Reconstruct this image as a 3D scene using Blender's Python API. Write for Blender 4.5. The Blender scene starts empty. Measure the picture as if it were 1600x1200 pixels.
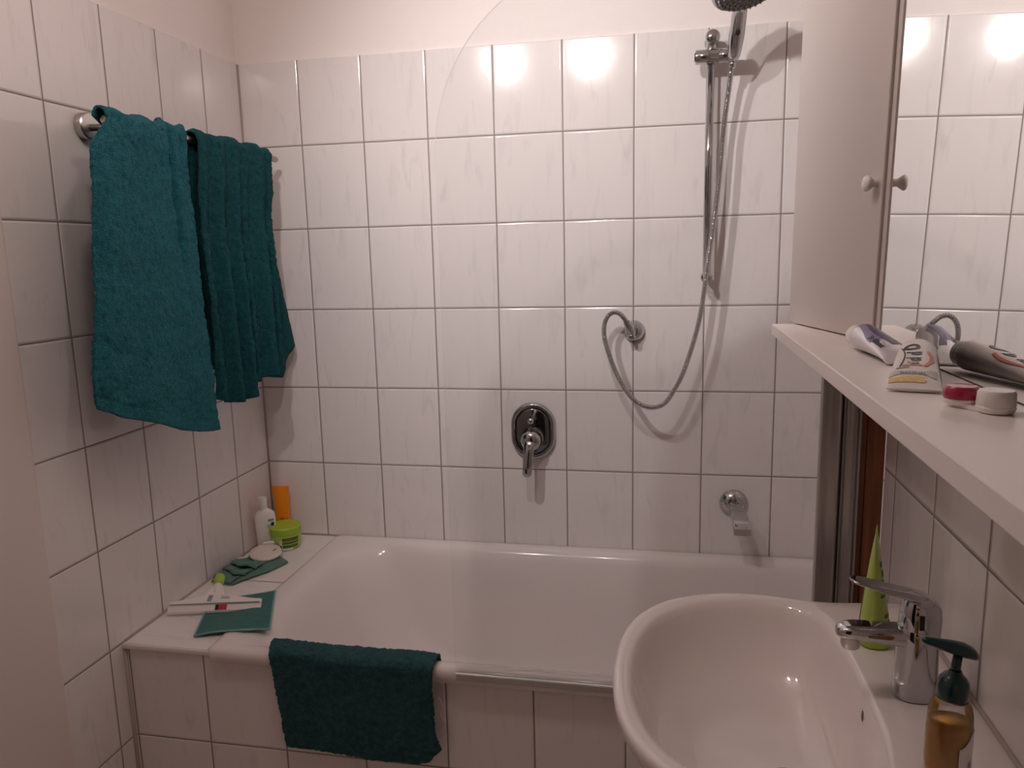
import bpy, math, random
from math import sin, cos, pi, radians, sqrt, atan2, exp
from mathutils import Vector, Matrix, noise
random.seed(7)
S = bpy.context.scene
C = S.collection

# ------------------------------------------------------------------ camera
cam_d = bpy.data.cameras.new('camera')
cam = bpy.data.objects.new('camera', cam_d)
C.objects.link(cam)
cam.location = (1.290698, -2.269904, 0.664973 + 0.82)
cam.rotation_euler = (1.40173974, 0.02365003, 0.19260942)
cam_d.sensor_width = 36.0
cam_d.lens = 26.78693
cam_d.clip_start = 0.02
S.camera = cam

# ------------------------------------------------------------------ world, exposure
w = bpy.data.worlds.new('world')
S.world = w
w.use_nodes = True
w.node_tree.nodes['Background'].inputs[0].default_value = (0.55, 0.42, 0.38, 1)
w.node_tree.nodes['Background'].inputs[1].default_value = 0.02
S.view_settings.view_transform = 'Standard'
S.view_settings.look = 'None'
S.view_settings.exposure = 0.0
S.view_settings.gamma = 1.0
S.view_settings.use_curve_mapping = False
S.cycles.max_bounces = 14
S.cycles.diffuse_bounces = 7
S.cycles.glossy_bounces = 6
S.cycles.transmission_bounces = 10
S.cycles.transparent_max_bounces = 16
S.cycles.caustics_reflective = False
S.cycles.caustics_refractive = False
S.cycles.sample_clamp_indirect = 4.0

# ------------------------------------------------------------------ lamps (two spots of the ceiling lamp)
LAMPS = [(0.579, -1.267, 2.345), (0.963, -1.349, 2.363)]
AIMS = [(0.98, 0.0, 1.60), (1.22, 0.0, 1.62)]
LAMP_W = [28.0, 28.0]
for (p, a, wt) in zip(LAMPS, AIMS, LAMP_W):
    ld = bpy.data.lights.new('lamp_light', 'SPOT')
    ld.energy = wt
    ld.color = (1.0, 0.94, 0.93)
    ld.spot_size = radians(94)
    ld.spot_blend = 1.0
    ld.shadow_soft_size = 0.020
    lo = bpy.data.objects.new('lamp_light', ld)
    C.objects.link(lo)
    d = (Vector(a) - Vector(p)).normalized()
    lo.location = Vector(p) + d * 0.012
    lo.rotation_euler = d.to_track_quat('-Z', 'Y').to_euler()
    # the frosted glass of each spot also glows to all sides
    pd = bpy.data.lights.new('lamp_glow', 'POINT')
    pd.energy = 4.0
    pd.color = (1.0, 0.84, 0.77)
    pd.shadow_soft_size = 0.03
    po = bpy.data.objects.new('lamp_glow', pd)
    C.objects.link(po)
    po.location = Vector(p) + d * 0.045 - Vector((0, 0, 0.02))

# ------------------------------------------------------------------ materials
def new_mat(name):
    m = bpy.data.materials.new(name)
    m.use_nodes = True
    nt = m.node_tree
    return m, nt, nt.nodes['Principled BSDF']

def N(nt, t, **kw):
    n = nt.nodes.new(t)
    for k, v in kw.items():
        setattr(n, k, v)
    return n

def math_n(nt, op, a, b=None, c=None):
    n = nt.nodes.new('ShaderNodeMath')
    n.operation = op
    for i, v in enumerate((a, b, c)):
        if v is None:
            continue
        if isinstance(v, (int, float)):
            n.inputs[i].default_value = v
        else:
            nt.links.new(v, n.inputs[i])
    return n.outputs[0]

def simple(name, col, rough=0.5, metal=0.0, coat=0.0, spec=0.5, nscale=0, namp=0.0, bump=0.0, bscale=200, alpha=None, trans=0.0, ior=1.45, sheen=0.0):
    m, nt, b = new_mat(name)
    b.inputs['Base Color'].default_value = (*col, 1)
    b.inputs['Roughness'].default_value = rough
    b.inputs['Metallic'].default_value = metal
    b.inputs['Coat Weight'].default_value = coat
    b.inputs['Coat Roughness'].default_value = 0.05
    b.inputs['Specular IOR Level'].default_value = spec
    b.inputs['Transmission Weight'].default_value = trans
    b.inputs['IOR'].default_value = ior
    b.inputs['Sheen Weight'].default_value = sheen
    tc = N(nt, 'ShaderNodeTexCoord')
    if nscale:
        nz = N(nt, 'ShaderNodeTexNoise')
        nz.inputs['Scale'].default_value = nscale
        nz.inputs['Detail'].default_value = 5
        nt.links.new(tc.outputs['Object'], nz.inputs['Vector'])
        mx = N(nt, 'ShaderNodeMix', data_type='RGBA')
        mx.inputs[6].default_value = tuple(c * (1 - namp) for c in col) + (1,)
        mx.inputs[7].default_value = tuple(min(1, c * (1 + namp)) for c in col) + (1,)
        nt.links.new(nz.outputs['Fac'], mx.inputs[0])
        nt.links.new(mx.outputs[2], b.inputs['Base Color'])
    if bump:
        nb = N(nt, 'ShaderNodeTexNoise')
        nb.inputs['Scale'].default_value = bscale
        nb.inputs['Detail'].default_value = 4
        nt.links.new(tc.outputs['Object'], nb.inputs['Vector'])
        bp = N(nt, 'ShaderNodeBump')
        bp.inputs['Strength'].default_value = bump
        bp.inputs['Distance'].default_value = 0.002
        nt.links.new(nb.outputs['Fac'], bp.inputs['Height'])
        nt.links.new(bp.outputs[0], b.inputs['Normal'])
    return m

def tile_mat(name, uax, u0, W, vax, v0, H, seed=0.0, base=(0.80, 0.755, 0.750)):
    m, nt, b = new_mat(name)
    L = nt.links.new
    tc = N(nt, 'ShaderNodeTexCoord')
    sp = N(nt, 'ShaderNodeSeparateXYZ')
    L(tc.outputs['Object'], sp.inputs[0])
    u = math_n(nt, 'DIVIDE', math_n(nt, 'SUBTRACT', sp.outputs[uax], u0), W)
    v = math_n(nt, 'DIVIDE', math_n(nt, 'SUBTRACT', sp.outputs[vax], v0), H)
    # mortar joints are not perfectly straight
    wob = N(nt, 'ShaderNodeTexNoise')
    wob.inputs['Scale'].default_value = 3.0
    L(tc.outputs['Object'], wob.inputs['Vector'])
    wv = math_n(nt, 'MULTIPLY', math_n(nt, 'SUBTRACT', wob.outputs['Fac'], 0.5), 0.012)
    u = math_n(nt, 'ADD', u, wv)
    v = math_n(nt, 'ADD', v, wv)
    iu = math_n(nt, 'FLOOR', u); iv = math_n(nt, 'FLOOR', v)
    fu = math_n(nt, 'FRACT', u); fv = math_n(nt, 'FRACT', v)
    du = math_n(nt, 'MULTIPLY', math_n(nt, 'MINIMUM', fu, math_n(nt, 'SUBTRACT', 1.0, fu)), W)
    dv = math_n(nt, 'MULTIPLY', math_n(nt, 'MINIMUM', fv, math_n(nt, 'SUBTRACT', 1.0, fv)), H)
    d = math_n(nt, 'MINIMUM', du, dv)
    mr = N(nt, 'ShaderNodeMapRange', interpolation_type='SMOOTHSTEP')
    mr.inputs['From Min'].default_value = 0.0013
    mr.inputs['From Max'].default_value = 0.0022
    L(d, mr.inputs['Value'])
    mask = mr.outputs[0]
    # per tile random offset
    cb = N(nt, 'ShaderNodeCombineXYZ')
    L(iu, cb.inputs[0]); L(iv, cb.inputs[1]); cb.inputs[2].default_value = seed
    wn = N(nt, 'ShaderNodeTexWhiteNoise', noise_dimensions='3D')
    L(cb.outputs[0], wn.inputs['Vector'])
    # vein coordinates: tile uv rotated, stretched, shifted per tile
    ca = N(nt, 'ShaderNodeCombineXYZ')
    L(sp.outputs[uax], ca.inputs[0]); L(sp.outputs[vax], ca.inputs[1])
    ofs = N(nt, 'ShaderNodeVectorMath', operation='SCALE')
    L(wn.outputs['Color'], ofs.inputs[0]); ofs.inputs['Scale'].default_value = 7.0
    ad = N(nt, 'ShaderNodeVectorMath', operation='ADD')
    L(ca.outputs[0], ad.inputs[0]); L(ofs.outputs[0], ad.inputs[1])
    mp = N(nt, 'ShaderNodeMapping')
    mp.inputs['Rotation'].default_value = (0, 0, radians(24))
    mp.inputs['Scale'].default_value = (34, 7, 1)
    L(ad.outputs[0], mp.inputs[0])
    n1 = N(nt, 'ShaderNodeTexNoise')
    n1.inputs['Scale'].default_value = 1.0
    n1.inputs['Detail'].default_value = 6
    n1.inputs['Distortion'].default_value = 0.9
    L(mp.outputs[0], n1.inputs['Vector'])
    r1 = N(nt, 'ShaderNodeMapRange')
    r1.inputs['From Min'].default_value = 0.56
    r1.inputs['From Max'].default_value = 0.78
    L(n1.outputs['Fac'], r1.inputs['Value'])
    mp2 = N(nt, 'ShaderNodeMapping')
    mp2.inputs['Scale'].default_value = (5, 4, 1)
    L(ad.outputs[0], mp2.inputs[0])
    n2 = N(nt, 'ShaderNodeTexNoise')
    n2.inputs['Scale'].default_value = 1.0
    n2.inputs['Detail'].default_value = 3
    L(mp2.outputs[0], n2.inputs['Vector'])
    vein = math_n(nt, 'MULTIPLY', r1.outputs[0], math_n(nt, 'MULTIPLY', n2.outputs['Fac'], 0.55))
    mx = N(nt, 'ShaderNodeMix', data_type='RGBA')
    mx.inputs[6].default_value = (*base, 1)
    mx.inputs[7].default_value = (base[0] * .55, base[1] * .57, base[2] * .60, 1)
    L(vein, mx.inputs[0])
    mx2 = N(nt, 'ShaderNodeMix', data_type='RGBA')
    mx2.inputs[6].default_value = (0.25, 0.205, 0.185, 1)
    L(mask, mx2.inputs[0]); L(mx.outputs[2], mx2.inputs[7])
    L(mx2.outputs[2], b.inputs['Base Color'])
    # roughness
    rr = math_n(nt, 'ADD', math_n(nt, 'MULTIPLY', math_n(nt, 'SUBTRACT', 1.0, mask), 0.6), 0.115)
    L(rr, b.inputs['Roughness'])
    # bump: pillowed edge + very slight waviness
    mb = N(nt, 'ShaderNodeMapRange', interpolation_type='SMOOTHERSTEP')
    mb.inputs['From Min'].default_value = 0.0005
    mb.inputs['From Max'].default_value = 0.0065
    L(d, mb.inputs['Value'])
    wz = N(nt, 'ShaderNodeTexNoise')
    wz.inputs['Scale'].default_value = 16
    L(tc.outputs['Object'], wz.inputs['Vector'])
    h = math_n(nt, 'ADD', mb.outputs[0], math_n(nt, 'MULTIPLY', wz.outputs['Fac'], 0.16))
    bp = N(nt, 'ShaderNodeBump')
    bp.inputs['Strength'].default_value = 0.8
    bp.inputs['Distance'].default_value = 0.0016
    L(h, bp.inputs['Height'])
    L(bp.outputs[0], b.inputs['Normal'])
    b.inputs['Specular IOR Level'].default_value = 0.55
    return m

def terry_mat(name, col, sheen=0.12):
    m, nt, b = new_mat(name)
    L = nt.links.new
    tc = N(nt, 'ShaderNodeTexCoord')
    vo = N(nt, 'ShaderNodeTexVoronoi')
    vo.inputs['Scale'].default_value = 420
    L(tc.outputs['Object'], vo.inputs['Vector'])
    nz = N(nt, 'ShaderNodeTexNoise')
    nz.inputs['Scale'].default_value = 95
    nz.inputs['Detail'].default_value = 6
    L(tc.outputs['Object'], nz.inputs['Vector'])
    mx = N(nt, 'ShaderNodeMix', data_type='RGBA')
    mx.inputs[6].default_value = (col[0] * .35, col[1] * .40, col[2] * .42, 1)
    mx.inputs[7].default_value = (col[0] * 1.65, col[1] * 1.60, col[2] * 1.58, 1)
    L(nz.outputs['Fac'], mx.inputs[0])
    L(mx.outputs[2], b.inputs['Base Color'])
    h = math_n(nt, 'ADD', math_n(nt, 'MULTIPLY', vo.outputs['Distance'], -0.7), nz.outputs['Fac'])
    bp = N(nt, 'ShaderNodeBump')
    bp.inputs['Strength'].default_value = 1.0
    bp.inputs['Distance'].default_value = 0.007
    L(h, bp.inputs['Height'])
    L(bp.outputs[0], b.inputs['Normal'])
    b.inputs['Roughness'].default_value = 0.95
    b.inputs['Specular IOR Level'].default_value = 0.1
    b.inputs['Sheen Weight'].default_value = sheen
    b.inputs['Sheen Roughness'].default_value = 0.5
    b.inputs['Sheen Tint'].default_value = (0.5, 0.8, 0.82, 1)
    return m

Z0 = 0.82
H = 0.25226
M = {}
M['tile_back'] = tile_mat('glazed tile back', 0, 0.1974, 0.202, 2, Z0, H, 1.0)
M['tile_left'] = tile_mat('glazed tile left', 1, -0.1925, 0.202, 2, Z0, H, 2.0)
M['tile_right'] = tile_mat('glazed tile right', 1, -0.841, 0.202, 2, Z0 + 0.2512, H, 3.0)
M['tile_front'] = tile_mat('glazed tile apron', 0, 0.2135, 0.2015, 2, 0.568 - 0.2475, 0.2475, 4.0)
M['tile_ledge'] = tile_mat('glazed tile ledge', 1, -0.372, 0.39, 0, 0.245, 0.9, 5.0)
M['plaster'] = simple('painted plaster', (0.86, 0.80, 0.775), 0.75, nscale=40, namp=0.015, bump=0.06, bscale=300)
M['silicone'] = simple('silicone joint', (0.42, 0.36, 0.33), 0.5)
M['paint'] = simple('white door paint', (0.78, 0.69, 0.66), 0.45)
M['floor'] = tile_mat('floor tile', 0, 0.0, 0.3, 1, 0.0, 0.3, 6.0, base=(0.62, 0.56, 0.52))
M['enamel'] = simple('white enamel', (0.76, 0.70, 0.69), 0.12, coat=0.3, bump=0.02, bscale=8)
M['ceramic'] = simple('sanitary ceramic', (0.80, 0.745, 0.73), 0.07, coat=0.5, nscale=6, namp=0.01)
M['chrome'] = simple('chrome', (0.50, 0.505, 0.51), 0.06, metal=1.0, nscale=60, namp=0.03)
M['chrome_dark'] = simple('dark chrome', (0.22, 0.24, 0.25), 0.09, metal=1.0)
M['steel'] = simple('brushed steel', (0.55, 0.52, 0.49), 0.3, metal=1.0, bump=0.05, bscale=500)
M['alu'] = simple('brushed aluminium profile', (0.42, 0.395, 0.38), 0.32, metal=1.0, bump=0.05, bscale=500)
M['laminate'] = simple('white laminate', (0.86, 0.81, 0.785), 0.35, nscale=4, namp=0.01)
M['cabinet'] = simple('dimmed white cabinet paint', (0.56, 0.505, 0.485), 0.4, nscale=4, namp=0.01)  # white like the shelf; the door's dimness is put into this colour
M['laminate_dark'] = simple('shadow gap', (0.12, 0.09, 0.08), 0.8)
M['knob'] = simple('white knob plastic', (0.84, 0.81, 0.78), 0.25, coat=0.2)
M['towel'] = terry_mat('teal terry', (0.019, 0.172, 0.220), 0.16)
M['towel2'] = terry_mat('dark teal terry', (0.009, 0.090, 0.106), 0.10)
M['mat'] = terry_mat('deep teal terry', (0.032, 0.108, 0.118), 0.10)
M['cloth'] = simple('teal cleaning cloth', (0.020, 0.135, 0.125), 0.9, nscale=90, namp=0.25, bump=0.6, bscale=700, sheen=0.2)
M['cloth2'] = simple('grey green cleaning cloth', (0.075, 0.185, 0.145), 0.9, nscale=90, namp=0.25, bump=0.6, bscale=700, sheen=0.2)
M['hem'] = simple('cloth seam thread', (0.20, 0.36, 0.38), 0.9, bump=0.4, bscale=900)
M['white_pl'] = simple('white plastic', (0.82, 0.78, 0.76), 0.3, nscale=10, namp=0.01)
M['cream_pl'] = simple('cream plastic', (0.70, 0.62, 0.56), 0.35, nscale=12, namp=0.02)
M['green_pl'] = simple('lime green plastic', (0.36, 0.52, 0.05), 0.35, nscale=10, namp=0.04)
M['green_pale'] = simple('pale lime plastic', (0.42, 0.56, 0.12), 0.35, nscale=10, namp=0.04)
M['olive'] = simple('olive label', (0.10, 0.14, 0.02), 0.5, nscale=60, namp=0.3)
M['orange_pl'] = simple('orange plastic', (0.90, 0.28, 0.01), 0.35, nscale=25, namp=0.08)
M['red'] = simple('red print', (0.50, 0.03, 0.04), 0.4)
M['coral'] = simple('coral print', (0.72, 0.19, 0.16), 0.4)
M['ink'] = simple('dark print', (0.018, 0.024, 0.035), 0.4)
M['grey_ink'] = simple('grey print', (0.30, 0.29, 0.32), 0.5)
M['green_ink'] = simple('green leaf print', (0.03, 0.20, 0.11), 0.45, nscale=80, namp=0.4)
M['teal_ink'] = simple('blue grey print', (0.20, 0.32, 0.38), 0.4)
M['label'] = simple('white label', (0.78, 0.76, 0.74), 0.4)
M['yellow'] = simple('yellow print', (0.85, 0.58, 0.25), 0.4, nscale=180, namp=0.3)
M['sage'] = simple('sage print', (0.52, 0.54, 0.47), 0.4, nscale=260, namp=0.35)
M['silver'] = simple('silver foil', (0.66, 0.64, 0.67), 0.25, metal=0.5, nscale=70, namp=0.15, bump=0.25, bscale=120)
M['violet'] = simple('violet print', (0.045, 0.030, 0.115), 0.35)
M['lilac'] = simple('lilac print', (0.24, 0.22, 0.38), 0.35)
M['maroon'] = simple('maroon plastic', (0.36, 0.012, 0.06), 0.28, coat=0.3)
M['pump'] = simple('dark teal pump plastic', (0.002, 0.030, 0.033), 0.22, coat=0.3)
M['hole'] = simple('dark hole', (0.01, 0.01, 0.01), 0.6)
M['brownhole'] = simple('shaded overflow opening', (0.16, 0.12, 0.10), 0.6)
M['rubber'] = simple('grey rubber face', (0.10, 0.10, 0.095), 0.5, nscale=200, namp=0.3)
M['nozzle'] = simple('nozzle rubber', (0.35, 0.31, 0.29), 0.5)

def wood_mat():
    m, nt, b = new_mat('varnished timber')
    tc = N(nt, 'ShaderNodeTexCoord')
    mp = N(nt, 'ShaderNodeMapping')
    mp.inputs['Scale'].default_value = (60, 60, 2.2)
    nt.links.new(tc.outputs['Object'], mp.inputs[0])
    nz = N(nt, 'ShaderNodeTexNoise')
    nz.inputs['Scale'].default_value = 1.5
    nz.inputs['Detail'].default_value = 7
    nz.inputs['Distortion'].default_value = 0.6
    nt.links.new(mp.outputs[0], nz.inputs['Vector'])
    rp = N(nt, 'ShaderNodeValToRGB')
    rp.color_ramp.elements[0].position = 0.3
    rp.color_ramp.elements[0].color = (0.13, 0.040, 0.014, 1)
    rp.color_ramp.elements[1].position = 0.75
    rp.color_ramp.elements[1].color = (0.34, 0.125, 0.050, 1)
    nt.links.new(nz.outputs['Fac'], rp.inputs[0])
    nt.links.new(rp.outputs[0], b.inputs['Base Color'])
    b.inputs['Roughness'].default_value = 0.4
    return m
M['wood'] = wood_mat()

def glass_mat(name, tint, refl=1.0, rough=0.0):
    m, nt, b = new_mat(name)
    nt.nodes.remove(b)
    out = nt.nodes['Material Output']
    tr = N(nt, 'ShaderNodeBsdfTransparent')
    tr.inputs[0].default_value = (*tint, 1)
    gl = N(nt, 'ShaderNodeBsdfGlossy')
    gl.inputs['Color'].default_value = (1, 1, 1, 1)
    gl.inputs['Roughness'].default_value = rough
    fr = N(nt, 'ShaderNodeFresnel')
    fr.inputs[0].default_value = 1.45
    mul = math_n(nt, 'MULTIPLY', fr.outputs[0], refl)
    mx = N(nt, 'ShaderNodeMixShader')
    nt.links.new(mul, mx.inputs[0])
    nt.links.new(tr.outputs[0], mx.inputs[1])
    nt.links.new(gl.outputs[0], mx.inputs[2])
    nt.links.new(mx.outputs[0], out.inputs[0])
    return m
M['pane'] = glass_mat('shower glass', (0.982, 0.985, 0.985), 0.5)
M['pane_edge'] = glass_mat('shower glass cut edge', (0.72, 0.76, 0.75), 0.9, 0.1)
M['clear'] = glass_mat('clear plastic', (0.93, 0.91, 0.88), 1.0, 0.03)
M['seal'] = simple('grey sealing strip', (0.42, 0.39, 0.375), 0.4)
M['mirror'] = simple('silvered mirror', (0.90, 0.895, 0.885), 0.0, metal=1.0)

def soap_mat():
    m, nt, b = new_mat('orange liquid soap')
    b.inputs['Base Color'].default_value = (1.0, 0.56, 0.14, 1)
    b.inputs['Roughness'].default_value = 0.15
    b.inputs['Subsurface Weight'].default_value = 0.5
    b.inputs['Subsurface Radius'].default_value = (0.03, 0.015, 0.004)
    b.inputs['Subsurface Scale'].default_value = 0.5
    return m
M['soap'] = soap_mat()

def bulb_mat():
    m, nt, b = new_mat('lit bulb')
    b.inputs['Base Color'].default_value = (1, 0.9, 0.85, 1)
    b.inputs['Emission Color'].default_value = (1, 0.87, 0.80, 1)
    b.inputs['Emission Strength'].default_value = 60.0
    return m
M['bulb'] = bulb_mat()

# ------------------------------------------------------------------ helpers
def root_loc(o):
    v = Vector((0, 0, 0))
    while o is not None:
        v += Vector(o.location)
        o = o.parent
    return v

def obj(name, geo, mat, parent=None, smooth=True, bevel=0.0, bseg=2, subs=0, solid=0.0, origin=None, angle=None, label=None, soff=0.0):
    """one mesh object from world-space geometry (verts, faces)"""
    vs, fs = geo
    base = root_loc(parent) if parent is not None else Vector(origin or (0, 0, 0))
    me = bpy.data.meshes.new(name)
    me.from_pydata([tuple(Vector(v) - base) for v in vs], [], [tuple(f) for f in fs])
    me.validate()
    mats = mat if isinstance(mat, (list, tuple)) else [mat]
    for m in mats:
        me.materials.append(m)
    me.update()
    if smooth:
        for p in me.polygons:
            p.use_smooth = True
        if angle is not None:
            try:
                me.set_sharp_from_angle(angle=radians(angle))
            except Exception:
                pass
    o = bpy.data.objects.new(name, me)
    C.objects.link(o)
    if parent is not None:
        o.parent = parent
    else:
        o.location = base
    if solid:
        md = o.modifiers.new('thickness', 'SOLIDIFY'); md.thickness = solid; md.offset = soff
    if bevel:
        md = o.modifiers.new('bevel', 'BEVEL'); md.width = bevel; md.segments = bseg
        md.limit_method = 'ANGLE'; md.angle_limit = radians(40)
        md.harden_normals = False
    if subs:
        md = o.modifiers.new('subsurf', 'SUBSURF'); md.levels = subs; md.render_levels = subs
    if label:
        o['label'] = label
    return o

def tag(o, label, cat, group=None):
    o['label'] = label; o['category'] = cat
    if group: o['group'] = group
    return o

def thing(name, label, cat, loc):
    o = bpy.data.objects.new(name, None)
    o.empty_display_size = 0.02
    C.objects.link(o)
    o.location = loc
    return tag(o, label, cat)

def struct(name, geo, mat, **kw):
    o = obj(name, geo, mat, **kw)
    o['kind'] = 'structure'
    return o

def join(*geos):
    V, F = [], []
    for v, f in geos:
        n = len(V)
        V += [Vector(a) for a in v]
        F += [tuple(i + n for i in q) for q in f]
    return V, F

def box(x0, x1, y0, y1, z0, z1):
    v = [Vector(p) for p in ((x0, y0, z0), (x1, y0, z0), (x1, y1, z0), (x0, y1, z0), (x0, y0, z1), (x1, y0, z1), (x1, y1, z1), (x0, y1, z1))]
    f = [(0, 3, 2, 1), (4, 5, 6, 7), (0, 1, 5, 4), (1, 2, 6, 5), (2, 3, 7, 6), (3, 0, 4, 7)]
    return v, f

def prism(poly, z0, z1):
    n = len(poly)
    v = [Vector((x, y, z0)) for x, y in poly] + [Vector((x, y, z1)) for x, y in poly]
    f = [tuple(range(n - 1, -1, -1)), tuple(range(n, 2 * n))]
    f += [(i, (i + 1) % n, n + (i + 1) % n, n + i) for i in range(n)]
    return v, f

def loft(rings, cap0=True, cap1=True, closed=True):
    n = len(rings[0]); V = []; F = []
    for r in rings: V += [Vector(p) for p in r]
    for i in range(len(rings) - 1):
        a, b = i * n, (i + 1) * n
        for j in range(n if closed else n - 1):
            k = (j + 1) % n
            F.append((a + j, a + k, b + k, b + j))
    if cap0: F.append(tuple(range(n - 1, -1, -1)))
    if cap1: F.append(tuple(range((len(rings) - 1) * n, len(rings) * n)))
    return V, F

def frame(axis, up=None):
    a = Vector(axis).normalized()
    u = Vector(up) if up is not None else (Vector((0, 0, 1)) if abs(a.z) < .9 else Vector((1, 0, 0)))
    x = (u - a * u.dot(a)).normalized()
    y = a.cross(x)
    return a, x, y

def lathe(base, axis, prof, n=32, sx=1.0, sy=1.0, up=None, cap0=True, cap1=True):
    """prof: list of (radius, height along axis)"""
    a, x, y = frame(axis, up)
    b = Vector(base)
    rings = [[b + a * h + x * (r * sx * cos(2 * pi * i / n)) + y * (r * sy * sin(2 * pi * i / n)) for i in range(n)] for r, h in prof]
    return loft(rings, cap0, cap1)

def tube(path, rad, n=12, caps=True):
    P = [Vector(p) for p in path]; m = len(P)
    rads = rad if isinstance(rad, (list, tuple)) else [rad] * m
    rings = []; prev = None
    for i in range(m):
        t = (P[min(i + 1, m - 1)] - P[max(i - 1, 0)]).normalized()
        if prev is None:
            _, x, y = frame(t)
        else:
            x = (prev - t * prev.dot(t)).normalized(); y = t.cross(x)
        prev = x
        rings.append([P[i] + x * (rads[i] * cos(2 * pi * j / n)) + y * (rads[i] * sin(2 * pi * j / n)) for j in range(n)])
    return loft(rings, caps, caps)

def spline(pts, n):
    """Catmull-Rom through pts, resampled evenly to n points"""
    P = [Vector(p) for p in pts]
    Q = [P[0] * 2 - P[1]] + P + [P[-1] * 2 - P[-2]]
    out = []
    for i in range(1, len(Q) - 2):
        for k in range(24):
            t = k / 24
            a, b, c, d = Q[i - 1], Q[i], Q[i + 1], Q[i + 2]
            out.append(0.5 * ((2 * b) + (c - a) * t + (2 * a - 5 * b + 4 * c - d) * t * t + (3 * b - a - 3 * c + d) * t ** 3))
    out.append(P[-1])
    L = [0]
    for i in range(1, len(out)): L.append(L[-1] + (out[i] - out[i - 1]).length)
    res = []; j = 0
    for i in range(n):
        s = L[-1] * i / (n - 1)
        while j < len(L) - 2 and L[j + 1] < s: j += 1
        t = (s - L[j]) / max(1e-9, L[j + 1] - L[j])
        res.append(out[j].lerp(out[j + 1], min(1, t)))
    return res

def rrect(cx, cy, hx, hy, r, z, n=16):
    pts = []
    for (sx, sy, a0) in ((1, 1, 0), (-1, 1, 90), (-1, -1, 180), (1, -1, 270)):
        for k in range(n + 1):
            a = radians(a0 + 90 * k / n)
            pts.append(Vector((cx + sx * (hx - r) + r * cos(a), cy + sy * (hy - r) + r * sin(a), z)))
    return pts

def rr(x0, x1, y0, y1, r, z, n=16):
    return rrect((x0 + x1) / 2, (y0 + y1) / 2, (x1 - x0) / 2, (y1 - y0) / 2, r, z, n)

def xform(geo, M4):
    return [M4 @ Vector(v) for v in geo[0]], geo[1]

def smooth01(t):
    t = max(0.0, min(1.0, t)); return t * t * (3 - 2 * t)

def interp(x, xs, ys):
    if x <= xs[0]: return ys[0]
    for i in range(1, len(xs)):
        if x <= xs[i]:
            t = (x - xs[i - 1]) / (xs[i] - xs[i - 1])
            return ys[i - 1] + (ys[i] - ys[i - 1]) * t
    return ys[-1]

def text_geo(s, size, bold=0.028):
    """flat text as (verts, faces) in local xy, centred"""
    cu = bpy.data.curves.new('t', 'FONT'); cu.body = s; cu.size = size
    cu.align_x = 'CENTER'; cu.align_y = 'CENTER'; cu.resolution_u = 3
    cu.offset = size * bold
    to = bpy.data.objects.new('t', cu); C.objects.link(to)
    bpy.context.view_layer.update()
    dg = bpy.context.evaluated_depsgraph_get()
    me = bpy.data.meshes.new_from_object(to.evaluated_get(dg))
    vs = [v.co.copy() for v in me.vertices]; fs = [tuple(p.vertices) for p in me.polygons]
    bpy.data.objects.remove(to); bpy.data.curves.remove(cu); bpy.data.meshes.remove(me)
    return vs, fs

# ================================================================== SETTING
CE = 2.47
struct('floor', box(-0.3, 2.2, -4.0, 0.1, -0.1, 0.0), M['floor'], smooth=False)
struct('ceiling', box(-0.3, 2.2, -4.0, 0.1, CE, CE + 0.1), M['plaster'], smooth=False)
TT = 2.0785   # top of the tiles
def merge_obj(name, parts, **kw):
    """one structure object from several (geo, material) blocks"""
    V, F, mi, mats = [], [], [], []
    for g, m in parts:
        if m not in mats: mats.append(m)
        n = len(V); V += g[0]; F += [tuple(i + n for i in q) for q in g[1]]; mi += [mats.index(m)] * len(g[1])
    o = struct(name, (V, F), mats, smooth=False, **kw)
    for p, k in zip(o.data.polygons, mi): p.material_index = k
    return o
merge_obj('wall_back', [(box(-0.1, 2.05, 0.005, 0.12, 0, CE), M['plaster']), (box(-0.02, 1.95, 0.0, 0.0055, 0.0, TT), M['tile_back'])])
merge_obj('wall_left', [(box(-0.12, -0.005, -3.3, 0.1, 0, CE), M['plaster']), (box(-0.0055, 0.0, -1.0, 0.0, 0, TT), M['tile_left'])])
merge_obj('wall_right', [(box(1.7105, 2.1, -3.3, -0.786, 0, CE), M['plaster']), (box(1.705, 1.711, -2.6, -0.776, 0, 1.60), M['tile_right']),
                         (box(1.7115, 2.0, -0.786, -0.776, 0, CE), M['plaster'])])
struct('wall_alcove', box(1.93, 2.05, -0.786, 0.02, 0, CE), M['tile_back'], smooth=False)
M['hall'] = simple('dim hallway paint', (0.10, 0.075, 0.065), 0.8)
M['front'] = simple('warm painted wall', (0.78, 0.66, 0.60), 0.7, nscale=30, namp=0.02)
WY0, WY1 = -2.80, -2.68
merge_obj('wall_front', [(box(-0.1, 0.42, WY0, WY1, 0, CE), M['front']), (box(1.24, 2.0, WY0, WY1, 0, CE), M['front']), (box(0.42, 1.24, WY0, WY1, 2.02, CE), M['front'])])
struct('trim_11', join(box(0.35, 0.425, WY1, WY1 + 0.02, 0, 2.09), box(1.235, 1.31, WY1, WY1 + 0.02, 0, 2.09), box(0.425, 1.235, WY1, WY1 + 0.02, 2.015, 2.09)), M['paint'], smooth=False, bevel=0.004)
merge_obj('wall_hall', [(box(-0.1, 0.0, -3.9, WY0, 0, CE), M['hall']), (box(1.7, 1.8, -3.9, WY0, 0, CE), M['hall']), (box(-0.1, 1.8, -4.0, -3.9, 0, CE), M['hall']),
                        (box(-0.1, 1.8, -3.9, WY0 - 0.001, CE - 0.01, CE), M['hall']), (box(-0.1, 1.8, -3.9, WY0 - 0.001, 0.0, 0.01), M['hall'])])
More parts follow.
